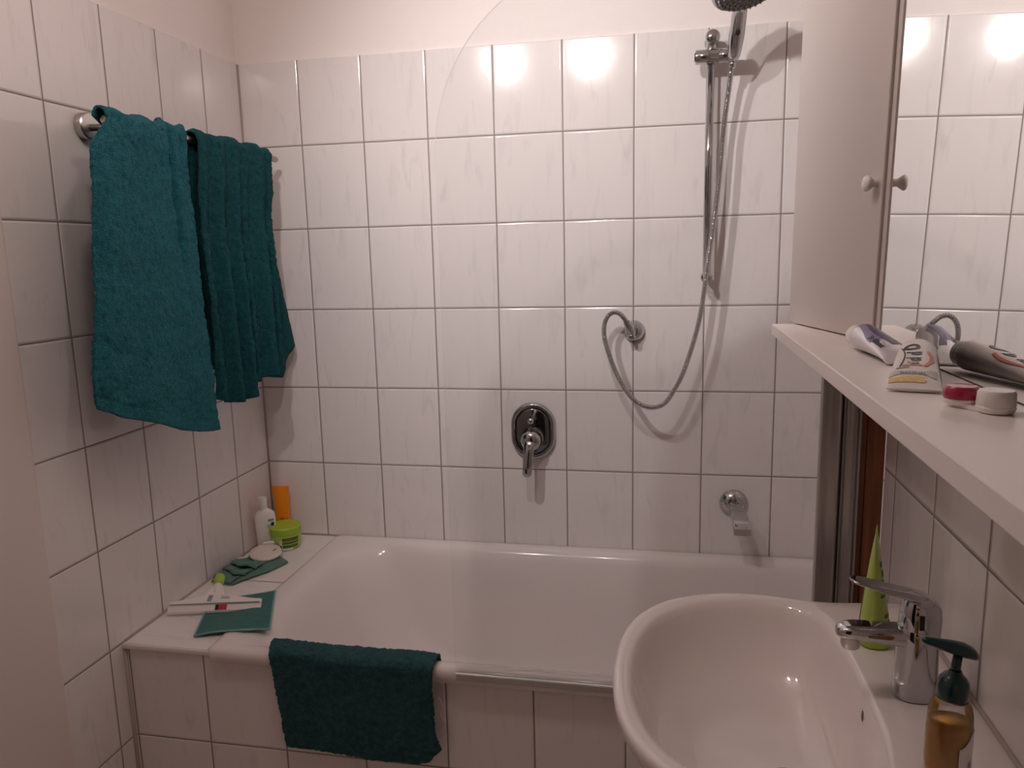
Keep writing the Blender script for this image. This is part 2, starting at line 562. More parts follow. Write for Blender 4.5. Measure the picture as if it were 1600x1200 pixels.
# rounded silicone joints in the corners
struct('trim_1', tube([(0.0015, -0.0015, 0.568), (0.0015, -0.0015, TT)], 0.0035, 8), M['silicone'])
struct('trim_2', tube([(0.0, -0.0015, 0.5685), (1.9, -0.0015, 0.5685)], 0.003, 8), M['silicone'])
struct('trim_3', tube([(0.0015, -0.75, 0.5685), (0.0015, 0.0, 0.5685)], 0.0035, 8), M['silicone'])
# white painted door casing at the near end of the left wall
struct('trim_4', box(-0.012, 0.014, -1.35, -0.951, 0, CE - 0.02), M['paint'], bevel=0.012, bseg=6)
# tub surround: tiled apron and tiled ledge with its edge strip
AY = -0.750
merge_obj('wall_apron', [(box(0.0, 1.705, AY, AY + 0.015, 0, 0.551), M['tile_front'])])
merge_obj('trim_5', [(box(0.0, 0.228, AY + 0.0155, -0.0005, 0.30, 0.568), M['tile_ledge']), (box(0.0, 0.228, AY - 0.004, AY + 0.0155, 0.5535, 0.568), M['tile_ledge'])])
struct('trim_6', box(0.0, 0.236, AY - 0.0085, AY - 0.004, 0.5545, 0.5675), M['white_pl'], bevel=0.002)
struct('trim_7', tube([(0.002, AY - 0.001, 0.0), (0.002, AY - 0.001, 0.556)], 0.006, 8), M['silicone'])
# timber filler between the shower screen profile and the tiled wall
struct('trim_8', join(box(1.672, 1.705, -0.772, -0.735, 0.0, 1.98), box(1.660, 1.674, -0.768, -0.735, 0.0, 1.98)), M['wood'], smooth=False, bevel=0.003)

# ================================================================== BATHTUB
rings = [
    rr(0.234, 1.924, -0.760, -0.010, 0.018, 0.540),
    rr(0.230, 1.928, -0.768, -0.004, 0.022, 0.552),
    rr(0.230, 1.928, -0.769, -0.004, 0.022, 0.562),
    rr(0.231, 1.927, -0.768, -0.005, 0.022, 0.571),
    rr(0.236, 1.922, -0.763, -0.010, 0.024, 0.5765),
    rr(0.246, 1.912, -0.753, -0.018, 0.030, 0.578),
    rr(0.262, 1.890, -0.738, -0.036, 0.050, 0.5775),
    rr(0.285, 1.872, -0.728, -0.052, 0.105, 0.574),
    rr(0.305, 1.860, -0.720, -0.062, 0.135, 0.564),
    rr(0.322, 1.850, -0.713, -0.070, 0.150, 0.545),
    rr(0.345, 1.838, -0.703, -0.080, 0.160, 0.500),
    rr(0.380, 1.825, -0.690, -0.093, 0.165, 0.430),
    rr(0.430, 1.808, -0.672, -0.110, 0.165, 0.340),
    rr(0.490, 1.788, -0.648, -0.135, 0.160, 0.260),
    rr(0.560, 1.755, -0.615, -0.168, 0.150, 0.205),
    rr(0.640, 1.700, -0.570, -0.210, 0.120, 0.182),
    rr(0.760, 1.600, -0.500, -0.280, 0.080, 0.176),
]
tub = obj('bathtub', loft(rings, False, True), M['enamel'], angle=60)
tag(tub, 'white enamelled built-in bathtub along the back tiled wall', 'bathtub')

# ================================================================== SHOWER SCREEN
sc = thing('shower_screen', 'clear glass bath screen with rounded top corner standing on the tub edge', 'shower screen', (1.2, -0.772, 0.564))
def screen_outline():
    x0, x1, zb, zt, R = 0.850, 1.598, 0.574, 2.015, 0.335
    pts = [(x1, zb), (x1, zt)]
    for k in range(33):
        a = radians(90 + 90 * k / 32)
        pts.append((x0 + R + R * cos(a), zt - R + R * sin(a)))
    pts.append((x0, zb))
    return pts
ol = screen_outline(); n = len(ol)
gy0, gy1 = -0.7745, -0.7695
V = [Vector((x, gy0, z)) for x, z in ol] + [Vector((x, gy1, z)) for x, z in ol]
F = [tuple(range(n)), tuple(range(2 * n - 1, n - 1, -1))] + [(i, n + i, n + (i + 1) % n, (i + 1) % n) for i in range(n)]
gl = obj('glass_pane', (V, F), [M['pane'], M['pane_edge']], sc, smooth=False)
for i, p in enumerate(gl.data.polygons): p.material_index = 0 if i < 2 else 1
obj('sealing_strip', box(0.852, 1.598, -0.7775, -0.7695, 0.5605, 0.5738), M['seal'], sc, smooth=False, bevel=0.001, label='grey plastic strip under the glass')
def profile(x0, x1, y0, y1, z0, z1, grooves):
    """vertical aluminium profile with rounded ridges on its front face"""
    pts = []; m = 46
    for i in range(m + 1):
        t = i / m; x = x0 + (x1 - x0) * t
        d = 0
        for (c, wd, dp) in grooves:
            d += dp * exp(-((t - c) / wd) ** 2)
        e = min(t, 1 - t) * (x1 - x0)
        rnd = 0.004 * (1 - sqrt(max(0, 1 - (1 - min(1, e / 0.005)) ** 2)))
        pts.append((x, y0 + d + rnd))
    poly = pts + [(x1, y1), (x0, y1)]
    return prism(poly, z0, z1)
obj('wall_profile', profile(1.626, 1.6595, -0.786, -0.757, 0.5815, 2.0, [(0.12, 0.05, 0.004), (0.5, 0.14, -0.003), (0.8, 0.05, 0.003)]), M['alu'], sc, angle=35)
obj('clamp_profile', profile(1.588, 1.6255, -0.783, -0.760, 0.5815, 2.0, [(0.35, 0.3, 0.003), (0.86, 0.05, -0.003)]), M['alu'], sc, angle=35)

# ================================================================== TOWEL RAIL
BX, BZ = 0.14, 1.783
rail = thing('towel_rail', 'brushed steel towel rail with round wall mounts on the left tiled wall', 'towel rail', (0.0, -0.40, BZ))
obj('bar', tube([(BX, -0.80, BZ), (BX, -0.798, BZ), (BX, -0.067, BZ), (BX, -0.065, BZ)], [0.0075, 0.009, 0.009, 0.0075], 20), M['steel'], rail, angle=50)
for yy in (-0.690, -0.165):
    mnt = obj('wall_mount', lathe((0.0, yy, BZ + 0.009), (1, 0, 0), [(0.029, 0.0), (0.030, 0.002), (0.030, 0.018), (0.027, 0.021), (0.010, 0.022)], 40), M['steel'], rail, angle=40)
    obj('arm', tube([(0.015, yy, BZ + 0.006), (BX - 0.004, yy, BZ)], 0.008, 16), M['steel'], mnt)

# ================================================================== TOWELS ON THE RAIL
def fuzz(p, amp, s=160.0):
    return amp * (noise.noise(p * s * 0.5) * 0.8 + noise.noise(p * s) * 0.75 + noise.noise(p * s * 2.3) * 0.5)

def hanging(name, ny, y_edges, zf, zb, fold, fx, bx, r=0.013, nf=150, nb=60, mat=None, label='', cat='towel', hem=0.05, amp=0.0029, lip=0.004):
    """towel over the rail. y_edges(s, part)->(yL, yR); zf/zb(t) lower hem height; fold(t, drop)->x offset"""
    grid = []
    na = 14
    for j in range(nf + na + nb + 1):
        row = []
        for i in range(ny + 1):
            t = i / ny
            if j <= nf:                       # front, from the hem up
                k = 1 - j / nf                # 1 at hem, 0 at bar
                zl = zf(t)
                z = BZ - (BZ - zl) * k
                yl, yr = y_edges(k, 0)
                y = yl + (yr - yl) * t
                x = BX + r + fx(t, k) + fold(t, k)
                x = max(x, BX + 0.0125 - 0.09 * k)
                hd = (BZ - (BZ - zl) * k) - zl
            elif j <= nf + na:
                a = pi * (j - nf) / (na + 1)
                yl, yr = y_edges(0, 0)
                y = yl + (yr - yl) * t
                f0 = max(r, r + fx(t, 0) + fold(t, 0))
                x = BX + cos(a) * (f0 if cos(a) > 0 else r)
                z = BZ + sin(a) * (r + 0.006 + 0.35 * abs(fold(t, 0)))
                hd = 1
            else:
                k = (j - nf - na) / nb
                zl = zb(t)
                z = BZ - (BZ - zl) * k
                yl, yr = y_edges(k, 1)
                y = yl + (yr - yl) * t
                x = BX - r + bx(t, k) + 0.4 * fold(t, k)
                hd = z - zl
            p = Vector((x, y, z))
            wob = 0.004 * noise.noise(p * 14) + 0.003 * noise.noise(p * 35)
            am = amp if (hd > hem or hd < 0.0) else amp * 0.25
            groove = -0.002 * exp(-((hd - hem) / 0.003) ** 2)
            dx = wob + fuzz(p, am) + groove
            p.x += dx if j <= nf + na // 2 else -dx * 0.6
            p.y += fuzz(p + Vector((3, 1, 2)), am * 0.8)
            p.z += fuzz(p + Vector((7, 5, 2)), am * 0.6) + (0.004 * sin(t * 19) + 0.003 * noise.noise(p * 30) if nf < j <= nf + na else 0)
            row.append(p)
        grid.append(row)
    V = [p for r_ in grid for p in r_]; m = ny + 1
    F = [(j * m + i, j * m + i + 1, (j + 1) * m + i + 1, (j + 1) * m + i) for j in range(len(grid) - 1) for i in range(ny)]
    o = obj(name, (V, F), mat, origin=(BX, grid[0][ny // 2].y, BZ), solid=0.006, soff=0)
    return tag(o, label, cat)

# near towel: broad smooth panel with one fold at its far edge
def f1(t, k):
    g = 0.010 * sin(t * 5.2 + 0.4) * (0.3 + 0.7 * k)
    g += 0.006 * sin(t * 13 + 2 * k) * k
    g -= 0.028 * exp(-((t - 0.72 - 0.22 * k) / 0.030) ** 2) * (1 - 0.95 * smooth01(k * 1.5))
    g -= 0.010 * exp(-((t - 0.88 - 0.10 * k) / 0.025) ** 2) * (1 - smooth01(k * 2))
    g -= 0.022 * smooth01((t - 0.80) / 0.2) * (1 - 0.6 * k)
    g -= 0.010 * smooth01((0.10 - t) / 0.1)
    return g
hanging('bath_towel', 130,
        lambda k, part: (interp(k, [0, .1, .6, .9, 1], [-0.815, -0.868, -0.896, -0.925, -0.918]) + ((0.07 + 0.10 * smooth01(k * 2)) if part else 0), interp(k, [0, .15, .6, 1], [-0.534, -0.526, -0.523, -0.505])),
        lambda t: interp(t, [0, .06, .15, .30, .49, .66, .81, .93, 1], [1.188, 1.176, 1.157, 1.136, 1.106, 1.080, 1.062, 1.052, 1.050]) , lambda t: 1.28 - 0.03 * t,
        f1, lambda t, k: 0.017 - 0.02 * k * (1 - t) - 0.004 * k, lambda t, k: -0.050 * smooth01(k * 2) - 0.02,
        mat=M['towel'], label='light teal terry bath towel hanging over the near half of the rail', hem=0.030)

# far towel: gathered into vertical folds
def f2(t, k):
    kk = 0.35 + 0.65 * smooth01(k * 1.5)
    ph = t + 0.035 * sin(3 * k)
    g = 0
    for (c, wd, a) in ((0.06, 0.050, .026), (0.235, 0.065, .040), (0.455, 0.055, .036), (0.60, 0.035, .022), (0.80, 0.075, .038), (0.98, 0.040, .022)):
        g += a * exp(-((ph - c) / wd) ** 2)
    return g * kk - 0.018 * smooth01(k * 3)
hanging('bath_towel', 150,
        lambda k, part: ((interp(k, [0, .5, 1], [-0.500, -0.506, -0.498]), interp(k, [0, .3, 1], [-0.140, -0.132, -0.150])) if part == 0 else
                         (interp(k, [0, 1], [-0.500, -0.44]), interp(k, [0, .35, .6, 1], [-0.140, -0.125, -0.095, -0.035]))),
        lambda t: interp(t, [0, .12, .35, .50, .56, .78, .93, 1], [1.128, 1.112, 1.100, 1.112, 1.140, 1.150, 1.190, 1.215]),
        lambda t: interp(t, [0, .6, .78, .84, 1], [1.20, 1.14, 1.125, 1.16, 1.215]),
        f2, lambda t, k: 0.006, lambda t, k: -0.03 * smooth01(k * 2) * (1 - t * 1.5),
        mat=M['towel2'], label='dark teal terry towel gathered in folds on the far half of the rail', hem=0.065)

# ================================================================== SHOWER RAIL, HAND SHOWER, HOSE, OUTLET
RX, RY = 1.411, -0.055
sr = thing('shower_rail', 'chrome vertical shower rail with sliding holder on the back wall', 'shower rail', (RX, 0, 1.72))
obj('rail_tube', tube([(RX, RY, 1.402), (RX, RY, 2.020)], 0.0112, 28), M['chrome'], sr)
obj('wall_bracket', join(lathe((RX, 0.0, 1.408), (0, -1, 0), [(0.014, 0), (0.014, 0.006), (0.009, 0.012), (0.009, 0.05), (0.013, 0.054), (0.0165, 0.060), (0.0165, 0.070), (0.014, 0.076), (0.006, 0.079)], 28)), M['chrome'], sr, angle=50)
tb = obj('wall_bracket', join(lathe((RX + .004, 0.0, 2.038), (0, -1, 0), [(0.018, 0), (0.018, 0.006), (0.011, 0.012), (0.010, 0.045), (0.016, 0.052), (0.0195, 0.060), (0.0195, 0.070), (0.016, 0.077), (0.007, 0.081)], 32),
                              lathe((RX + .001, RY, 2.004), (0, 0, 1), [(0.0110, -0.01), (0.0125, 0.0), (0.0125, 0.020), (0.008, 0.024)], 24)), M['chrome'], sr, angle=50)
sl = obj('slider', join(lathe((1.371, -0.066, 1.989), (1, 0, 0), [(0.0175, 0), (0.0190, 0.002), (0.0190, 0.034), (0.0178, 0.035), (0.0178, 0.037), (0.0190, 0.038), (0.0190, 0.060), (0.0178, 0.061), (0.0178, 0.063), (0.0185, 0.064), (0.0185, 0.104), (0.0165, 0.107)], 40)), M['chrome'], sr, angle=45)
obj('lock_seam', lathe((1.3705, -0.066, 1.989), (1, 0, 0), [(0.011, -0.002), (0.013, 0.002)], 24), M['chrome_dark'], sl)

hs = thing('hand_shower', 'chrome hand shower with wide round head held by the sliding holder', 'shower head', (1.462, -0.09, 1.98))
HC = Vector((1.474, -0.285, 2.083)); HN = Vector((0.15, -0.27, -0.951)).normalized()
h0 = Vector((1.465, -0.098, 1.968)); h1 = Vector((1.470, -0.150, 2.028)); h2 = Vector((1.472, -0.205, 2.075))
hp = spline([h0, h0.lerp(h1, .5) + Vector((0, -.004, -.002)), h1, h2, HC - HN * 0.012], 28)
ra = [interp(i / 27, [0, .06, .3, .6, .85, 1], [.010, .0165, .0195, .0185, .020, .032]) for i in range(28)]
obj('handle', tube(hp, ra, 24), M['chrome'], hs)
hd = obj('head_shell', lathe(HC, HN, [(0.004, -0.030), (0.030, -0.028), (0.058, -0.020), (0.074, -0.008), (0.078, 0.000), (0.076, 0.006), (0.070, 0.008)], 56), M['chrome'], hs, angle=60)
obj('spray_face', lathe(HC, HN, [(0.070, 0.0075), (0.069, 0.0095), (0.030, 0.0110), (0.001, 0.0112)], 48, cap0=False), M['rubber'], hd)
ax, ux, uy = frame(HN)
ng = []
for ring_, cnt in ((0.014, 6), (0.026, 12), (0.038, 18), (0.050, 24), (0.062, 30)):
    for k in range(cnt):
        a = 2 * pi * k / cnt + ring_ * 60
        ng.append(lathe(HC + ux * ring_ * cos(a) + uy * ring_ * sin(a) + HN * 0.0095, HN, [(0.0030, 0), (0.0025, 0.004), (0.0016, 0.0065)], 8))
nz_ = obj('spray_nozzles', join(*ng), M['nozzle'], hd)
nz_['kind'] = 'stuff'
dd = (hp[11] - hp[9]).normalized()
_, bx_, by_ = frame(dd, (0, -1, -0.6))
bp_ = hp[10] + bx_ * 0.0188
obj('mode_button', lathe(bp_, bx_, [(0.0072, -0.002), (0.0072, 0.0018), (0.005, 0.0026)], 24, 1.25, 0.8, up=dd), M['hole'], hs)
obj('hose_nut', tube([h0 + Vector((-0.001, .006, -.018)), h0 + Vector((0, .001, 0.001))], [0.0085, 0.0105], 20), M['chrome'], hs)

hose_pts = [(1.190, -0.052, 1.283), (1.184, -0.060, 1.294), (1.171, -0.068, 1.309), (1.153, -0.072, 1.313), (1.138, -0.075, 1.302), (1.129, -0.076, 1.282), (1.127, -0.077, 1.255),
            (1.134, -0.084, 1.219), (1.156, -0.092, 1.156), (1.184, -0.098, 1.102), (1.211, -0.101, 1.067), (1.239, -0.103, 1.049), (1.270, -0.103, 1.044), (1.299, -0.102, 1.056),
            (1.323, -0.099, 1.090), (1.355, -0.094, 1.158), (1.392, -0.088, 1.292), (1.415, -0.082, 1.467), (1.436, -0.074, 1.638), (1.448, -0.070, 1.804), (1.458, -0.078, 1.900), (1.463, -0.088, 1.952)]
NS = 2200
hpth = spline(hose_pts, NS)
hr = [0.0062 + 0.0016 * (0.5 + 0.5 * cos(2 * pi * i / 8.0)) for i in range(NS)]
hose = obj('shower_hose', tube(hpth, hr, 12), M['chrome'], origin=(1.27, -0.08, 1.04))
tag(hose, 'ribbed chrome shower hose hanging in a loop from wall outlet to hand shower', 'hose')

ou = thing('wall_outlet', 'small round chrome hose outlet on the back wall', 'shower outlet', (1.208, 0, 1.253))
obj('flange', lathe((1.210, 0.0, 1.253), (0, -1, 0), [(0.031, 0), (0.031, 0.004), (0.028, 0.013), (0.021, 0.023), (0.012, 0.030)], 40), M['chrome'], ou, angle=50)
obj('elbow', join(tube(spline([(1.207, -0.020, 1.250), (1.203, -0.040, 1.256), (1.197, -0.047, 1.268), (1.189, -0.053, 1.285)], 12), [0.0115, 0.012, 0.0125, 0.0125, 0.012, 0.0115, 0.0115, 0.012, 0.0115, 0.0105, 0.0105, 0.0095], 20),
                  lathe((1.2035, -0.026, 1.243), (0.05, -1, -0.35), [(0.0105, 0), (0.0105, 0.016), (0.006, 0.020)], 20)), M['chrome'], ou, angle=50)

# ================================================================== CONCEALED BATH MIXER
mx_ = thing('bath_mixer', 'oval chrome concealed mixer with lever and diverter on the back wall', 'bath mixer', (0.9025, 0, 0.945))
def stadium(cx, cz, hx, hz, y, n=20):
    pts = []; r = hx * 1.0
    r = min(hx, hz)
    for k in range(n + 1):
        a = pi * k / n; pts.append(Vector((cx + r * cos(a), y, cz + (hz - r) + r * sin(a))))
    for k in range(n + 1):
        a = pi + pi * k / n; pts.append(Vector((cx + r * cos(a), y, cz - (hz - r) + r * sin(a))))
    return pts
cx_, cz_ = 0.9025, 0.945
obj('escutcheon', loft([stadium(cx_, cz_, a, b, y) for a, b, y in ((.069, .089, 0), (.0695, .0895, -.005), (.067, .087, -.013), (.063, .083, -.017), (.058, .078, -.016), (.054, .074, -.011), (.053, .073, -.0085))], False, False), M['chrome'], mx_)
obj('recess_plate', loft([stadium(cx_, cz_, a, b, y) for a, b, y in ((.0535, .0735, -.0085), (.052, .072, -.0090), (.050, .070, -.0125), (.047, .067, -.0135), (.010, .030, -.0135))], False, True), M['chrome_dark'], mx_)
dv_ = obj('diverter_knob', join(lathe((0.9035, -0.012, 0.985), (0, -1, 0), [(0.011, 0), (0.011, 0.006), (0.006, 0.010), (0.0055, 0.026), (0.009, 0.032), (0.0105, 0.039), (0.008, 0.046), (0.003, 0.048)], 28),
                                tube([(0.906, -0.026, 0.990), (0.915, -0.034, 1.013)], [0.0035, 0.0045], 14)), M['chrome'], mx_, angle=60)
hb = obj('lever_hub', lathe((0.9035, -0.012, 0.925), (-0.02, -1, 0.0), [(0.035, 0), (0.035, 0.012), (0.033, 0.016), (0.0315, 0.018), (0.0315, 0.040), (0.029, 0.050), (0.021, 0.057), (0.008, 0.060)], 40), M['chrome'], mx_, angle=50)
lv = []
for i, (t, wd, th) in enumerate(((0, .012, .008), (.12, .0165, .011), (.35, .016, .0105), (.7, .0145, .008), (.93, .0148, .007), (1, .011, .005))):
    p = Vector((0.902, -0.062, 0.935)).lerp(Vector((0.8945, -0.084, 0.822)), t) + Vector((0, -0.010 * sin(pi * t), 0))
    lv.append([p + Vector((wd * cos(a), th * sin(a) * 0.9, 0.35 * th * sin(a))) for a in [2 * pi * k / 24 for k in range(24)]])
obj('lever', loft(lv), M['chrome'], mx_)

# ================================================================== TUB SPOUT
sp_ = thing('bath_spout', 'short square chrome bath spout on the back wall above the tub', 'bath spout', (1.5055, 0, 0.735))
obj('flange', lathe((1.5055, 0.0, 0.735), (0, -1, 0), [(0.041, 0), (0.041, 0.003), (0.037, 0.010), (0.026, 0.018), (0.017, 0.022)], 48), M['chrome'], sp_, angle=55)
rings = []
for (y, zt, zb, hw) in ((-0.018, 0.745, 0.722, 0.014), (-0.045, 0.745, 0.718, 0.0165), (-0.085, 0.741, 0.708, 0.020), (-0.120, 0.729, 0.700, 0.0225), (-0.142, 0.716, 0.693, 0.0235), (-0.150, 0.708, 0.690, 0.0235)):
    cx = 1.5055 + (-0.018 - y) * 0.09
    c = (zt + zb) / 2; hh = (zt - zb) / 2; e = 0.0035
    ring = []
    for (sx, sz, a0) in ((1, 1, 0), (-1, 1, 90), (-1, -1, 180), (1, -1, 270)):
        for k in range(5):
            a = radians(a0 + 22.5 * k)
            ring.append(Vector((cx + sx * (hw - e) + e * cos(a), y, c + sz * (hh - e) + e * sin(a))))
    rings.append(ring)
obj('spout_body', loft(rings), M['chrome'], sp_, angle=35)
obj('outlet_slot', box(1.5010, 1.5340, -0.146, -0.130, 0.687, 0.694), M['chrome_dark'], sp_, smooth=False, bevel=0.002)

# ================================================================== WASHBASIN
WZ = 0.882; BYc = -1.222
def outer_pts():
    half = [(1.7045, 0.270), (1.680, 0.272), (1.640, 0.268), (1.590, 0.262), (1.550, 0.262), (1.505, 0.270), (1.455, 0.277), (1.400, 0.274), (1.350, 0.258), (1.305, 0.232), (1.268, 0.190), (1.242, 0.135), (1.229, 0.070), (1.225, 0.0)]
    return half
def inner_pts():
    half = [(1.571, 0.0), (1.570, 0.080), (1.566, 0.140), (1.557, 0.190), (1.540, 0.225), (1.505, 0.248), (1.455, 0.256), (1.400, 0.249), (1.355, 0.231), (1.315, 0.203), (1.283, 0.163), (1.262, 0.112), (1.250, 0.055), (1.247, 0.0)]
    return half
def close_half(half):
    a = spline([(x, d, 0) for x, d in half], 200)
    up = [(p.x, p.y) for p in a]
    dn = [(x, -d) for x, d in reversed(up)]
    return up + dn
def ray_polar(poly, c, ang):
    best = None; dx, dy = cos(ang), sin(ang); n = len(poly)
    for i in range(n):
        x1, y1 = poly[i][0] - c[0], poly[i][1] - c[1]
        x2, y2 = poly[(i + 1) % n][0] - c[0], poly[(i + 1) % n][1] - c[1]
        ex, ey = x2 - x1, y2 - y1
        den = dx * ey - dy * ex
        if abs(den) < 1e-12: continue
        t = (x1 * ey - y1 * ex) / den
        s = (x1 * dy - y1 * dx) / den
        if t > 0 and -1e-6 <= s <= 1 + 1e-6:
            if best is None or t > best: best = t
    return best
OP, IP = close_half(outer_pts()), close_half(inner_pts())
CC = (1.44, 0.0); NA = 144
AO = [ray_polar(OP, CC, 2 * pi * k / NA) for k in range(NA)]
AI = [ray_polar(IP, CC, 2 * pi * k / NA) for k in range(NA)]
def ring_o(s, z, add=0.0):
    return [Vector((CC[0] + (AO[k] * s + add) * cos(2 * pi * k / NA), BYc + (AO[k] * s + add) * sin(2 * pi * k / NA), z)) for k in range(NA)]
def clampwall(r_):
    return [Vector((min(p.x, 1.7045), p.y, p.z)) for p in r_]
def ring_m(f, z):
    return [Vector((CC[0] + (AI[k] * (1 - f) + AO[k] * f) * cos(2 * pi * k / NA), BYc + (AI[k] * (1 - f) + AO[k] * f) * sin(2 * pi * k / NA), z)) for k in range(NA)]
DR = Vector((1.472, -1.250))
def ring_i(s, z):
    out = []
    for k in range(NA):
        a = 2 * pi * k / NA
        e = Vector((CC[0] + AI[k] * cos(a), BYc + AI[k] * sin(a)))
        cen = Vector((CC[0], BYc)).lerp(DR, 1 - s)
        rr_ = AI[k] * s
        mean = 0.19 * s
        rr_ = rr_ * (0.4 + 0.6 * s) + mean * (0.6 - 0.6 * s)
        out.append(Vector((cen.x + rr_ * cos(a), cen.y + rr_ * sin(a), z)))
    return out
bk = [Vector((1.44, BYc)).lerp(Vector((1.60, BYc)), 0)]
def under(s, z, sh=0.0):
    r_ = ring_o(s, z)
    return clampwall([Vector((p.x + sh * (1 - s) * 0.9, p.y, p.z)) for p in r_])
rings = [under(0.30, WZ - 0.19, 0.25), under(0.50, WZ - 0.17, 0.22), under(0.74, WZ - 0.115, 0.16), under(0.90, WZ - 0.060, 0.1), under(0.975, WZ - 0.028), under(0.998, WZ - 0.014),
         under(1.0, WZ - 0.007), under(0.994, WZ - 0.0015), under(0.982, WZ + 0.0005), ring_m(0.62, WZ + 0.0005), ring_m(0.3, WZ - 0.0005), ring_m(0.06, WZ - 0.0022), ring_i(0.985, WZ - 0.0055),
         ring_i(0.965, WZ - 0.014), ring_i(0.94, WZ - 0.030), ring_i(0.90, WZ - 0.055), ring_i(0.84, WZ - 0.082), ring_i(0.75, WZ - 0.106), ring_i(0.62, WZ - 0.124), ring_i(0.46, WZ - 0.135), ring_i(0.30, WZ - 0.141), ring_i(0.115, WZ - 0.145)]
bs = thing('washbasin', 'white ceramic washbasin with D shaped bowl fixed to the right wall', 'sink', (1.47, BYc, WZ - 0.2))
# small raised crest along the back edge of the bowl comes from the ring profile
obj('basin', loft(rings, True, True), M['ceramic'], bs)
obj('drain_ring', lathe((1.472, -1.250, WZ - 0.146), (0, 0, 1), [(0.033, 0), (0.034, 0.002), (0.031, 0.0045), (0.027, 0.0045), (0.0265, 0.002)], 40, cap1=False), M['chrome'], bs, angle=50)
obj('drain_plug', lathe((1.472, -1.250, WZ - 0.145), (0, 0, 1), [(0.0245, 0), (0.0245, 0.004), (0.020, 0.0075), (0.004, 0.009)], 40), M['steel'], bs, angle=50)
from mathutils.bvhtree import BVHTree
bgeo = loft(rings, True, True)
bvh = BVHTree.FromPolygons([tuple(v) for v in bgeo[0]], bgeo[1])
hit_, nrm_, _i, _d = bvh.ray_cast(Vector((1.47, -1.243, WZ - 0.034)), Vector((1, 0, 0)))
if nrm_.x > 0: nrm_ = -nrm_
ovc = obj('overflow_hole', lathe(hit_, nrm_, [(0.0092, -0.0010), (0.0092, 0.0004), (0.0080, 0.0009), (0.0072, 0.0004)], 32, 1.0, 0.9, up=(0, 0, 1), cap1=False), M['ceramic'], bs)
obj('overflow_gap', lathe(hit_, nrm_, [(0.0074, -0.0005), (0.0074, 0.00055)], 28, 1.0, 0.9, up=(0, 0, 1)), M['brownhole'], bs)
struct('trim_9', tube([(1.7035, -1.50, WZ + 0.001), (1.7035, -0.952, WZ + 0.001)], 0.004, 8), M['silicone'])

# ================================================================== BASIN FAUCET
fc = thing('basin_faucet', 'chrome single lever mixer tap on the washbasin rim', 'faucet', (1.630, -1.236, WZ))
FX, FY = 1.631, -1.236
def ellr(cx, cy, z, rx, ry, n=36, tilt=0.0, p=2.0):
    out = []
    for k in range(n):
        a = 2 * pi * k / n
        c_, s_ = cos(a), sin(a)
        x = rx * (abs(c_) ** (2 / p)) * (1 if c_ >= 0 else -1); y = ry * (abs(s_) ** (2 / p)) * (1 if s_ >= 0 else -1)
        out.append(Vector((cx + x, cy + y, z + tilt * x)))
    return out
obj('tap_body', loft([ellr(FX, FY, WZ + z, rx, ry, p=2.4, tilt=tl) for z, rx, ry, tl in ((0.0005, .0265, .0235, 0), (.002, .0275, .0245, 0), (.03, .0265, .0238, 0), (.062, .0258, .0232, 0), (.080, .026, .0235, -.05), (.094, .0265, .024, -.12), (.0985, .024, .022, -.15))]), M['chrome'], fc, angle=60)
# spout: flat wide arm toward the bowl
rings = []
for (x, z, hw, hh) in ((1.622, .968, .018, .013), (1.600, .9685, .0185, .0125), (1.575, .9695, .0185, .011), (1.552, .9705, .0182, .0098), (1.540, .9700, .0165, .0090), (1.531, .9690, .0125, .0075), (1.5275, .9685, .006, .005)):
    ring = []
    for k in range(32):
        a = 2 * pi * k / 32; c_, s_ = cos(a), sin(a)
        ring.append(Vector((x, FY + hw * (abs(c_) ** .55) * (1 if c_ >= 0 else -1), z + hh * (abs(s_) ** .7) * (1 if s_ >= 0 else -1))))
    rings.append(ring)
sp2 = obj('spout', loft(rings), M['chrome'], fc, angle=70)
obj('aerator', lathe((1.546, FY, 0.9625), (0.08, 0, -1), [(0.0125, 0), (0.0125, 0.013), (0.0112, 0.0165), (0.008, 0.0165)], 30), M['steel'], sp2, angle=50)
# lever block and handle
lvb = obj('lever_base', loft([ellr(FX + 0.001 + sh, FY, WZ + z, rx, ry, p=3.0, tilt=tl) for z, rx, ry, tl, sh in ((.0945, .0235, .0215, -.15, 0), (.100, .0245, .022, -.15, 0), (.120, .0245, .021, -.18, .001), (.134, .022, .0195, -.22, .002), (.141, .016, .015, -.22, .002))]), M['chrome'], fc, angle=60)
obj('temperature_mark', box(FX - 0.006, FX + 0.000, FY - 0.0226, FY - 0.0200, WZ + 0.104, WZ + 0.124), M['hole'], lvb, smooth=False, bevel=0.0008)
rings = []
for (x, z, hw, hh) in ((1.646, WZ + .134, .010, .006), (1.638, WZ + .139, .0165, .0065), (1.615, WZ + .1445, .0175, .0055), (1.590, WZ + .1505, .0175, .0042), (1.565, WZ + .1565, .0170, .0032), (1.553, WZ + .1595, .0155, .0028), (1.5455, WZ + .1610, .0115, .0024), (1.5425, WZ + .1615, .005, .0016)):
    ring = []
    for k in range(28):
        a = 2 * pi * k / 28; c_, s_ = cos(a), sin(a)
        ring.append(Vector((x, FY + hw * (abs(c_) ** .6) * (1 if c_ >= 0 else -1), z + hh * (abs(s_) ** .8) * (1 if s_ >= 0 else -1))))
    rings.append(ring)
obj('lever', loft(rings), M['chrome'], fc, angle=70)

# ================================================================== SHELF
SZ = 1.347
sh = obj('wall_shelf', prism([(1.4885, -0.806), (1.7045, -0.800), (1.7045, -2.05), (1.4745, -2.05)], SZ - 0.0195, SZ), M['laminate'], smooth=False, bevel=0.0015, origin=(1.6, -1.4, SZ))
tag(sh, 'long white laminate shelf above the washbasin', 'shelf')

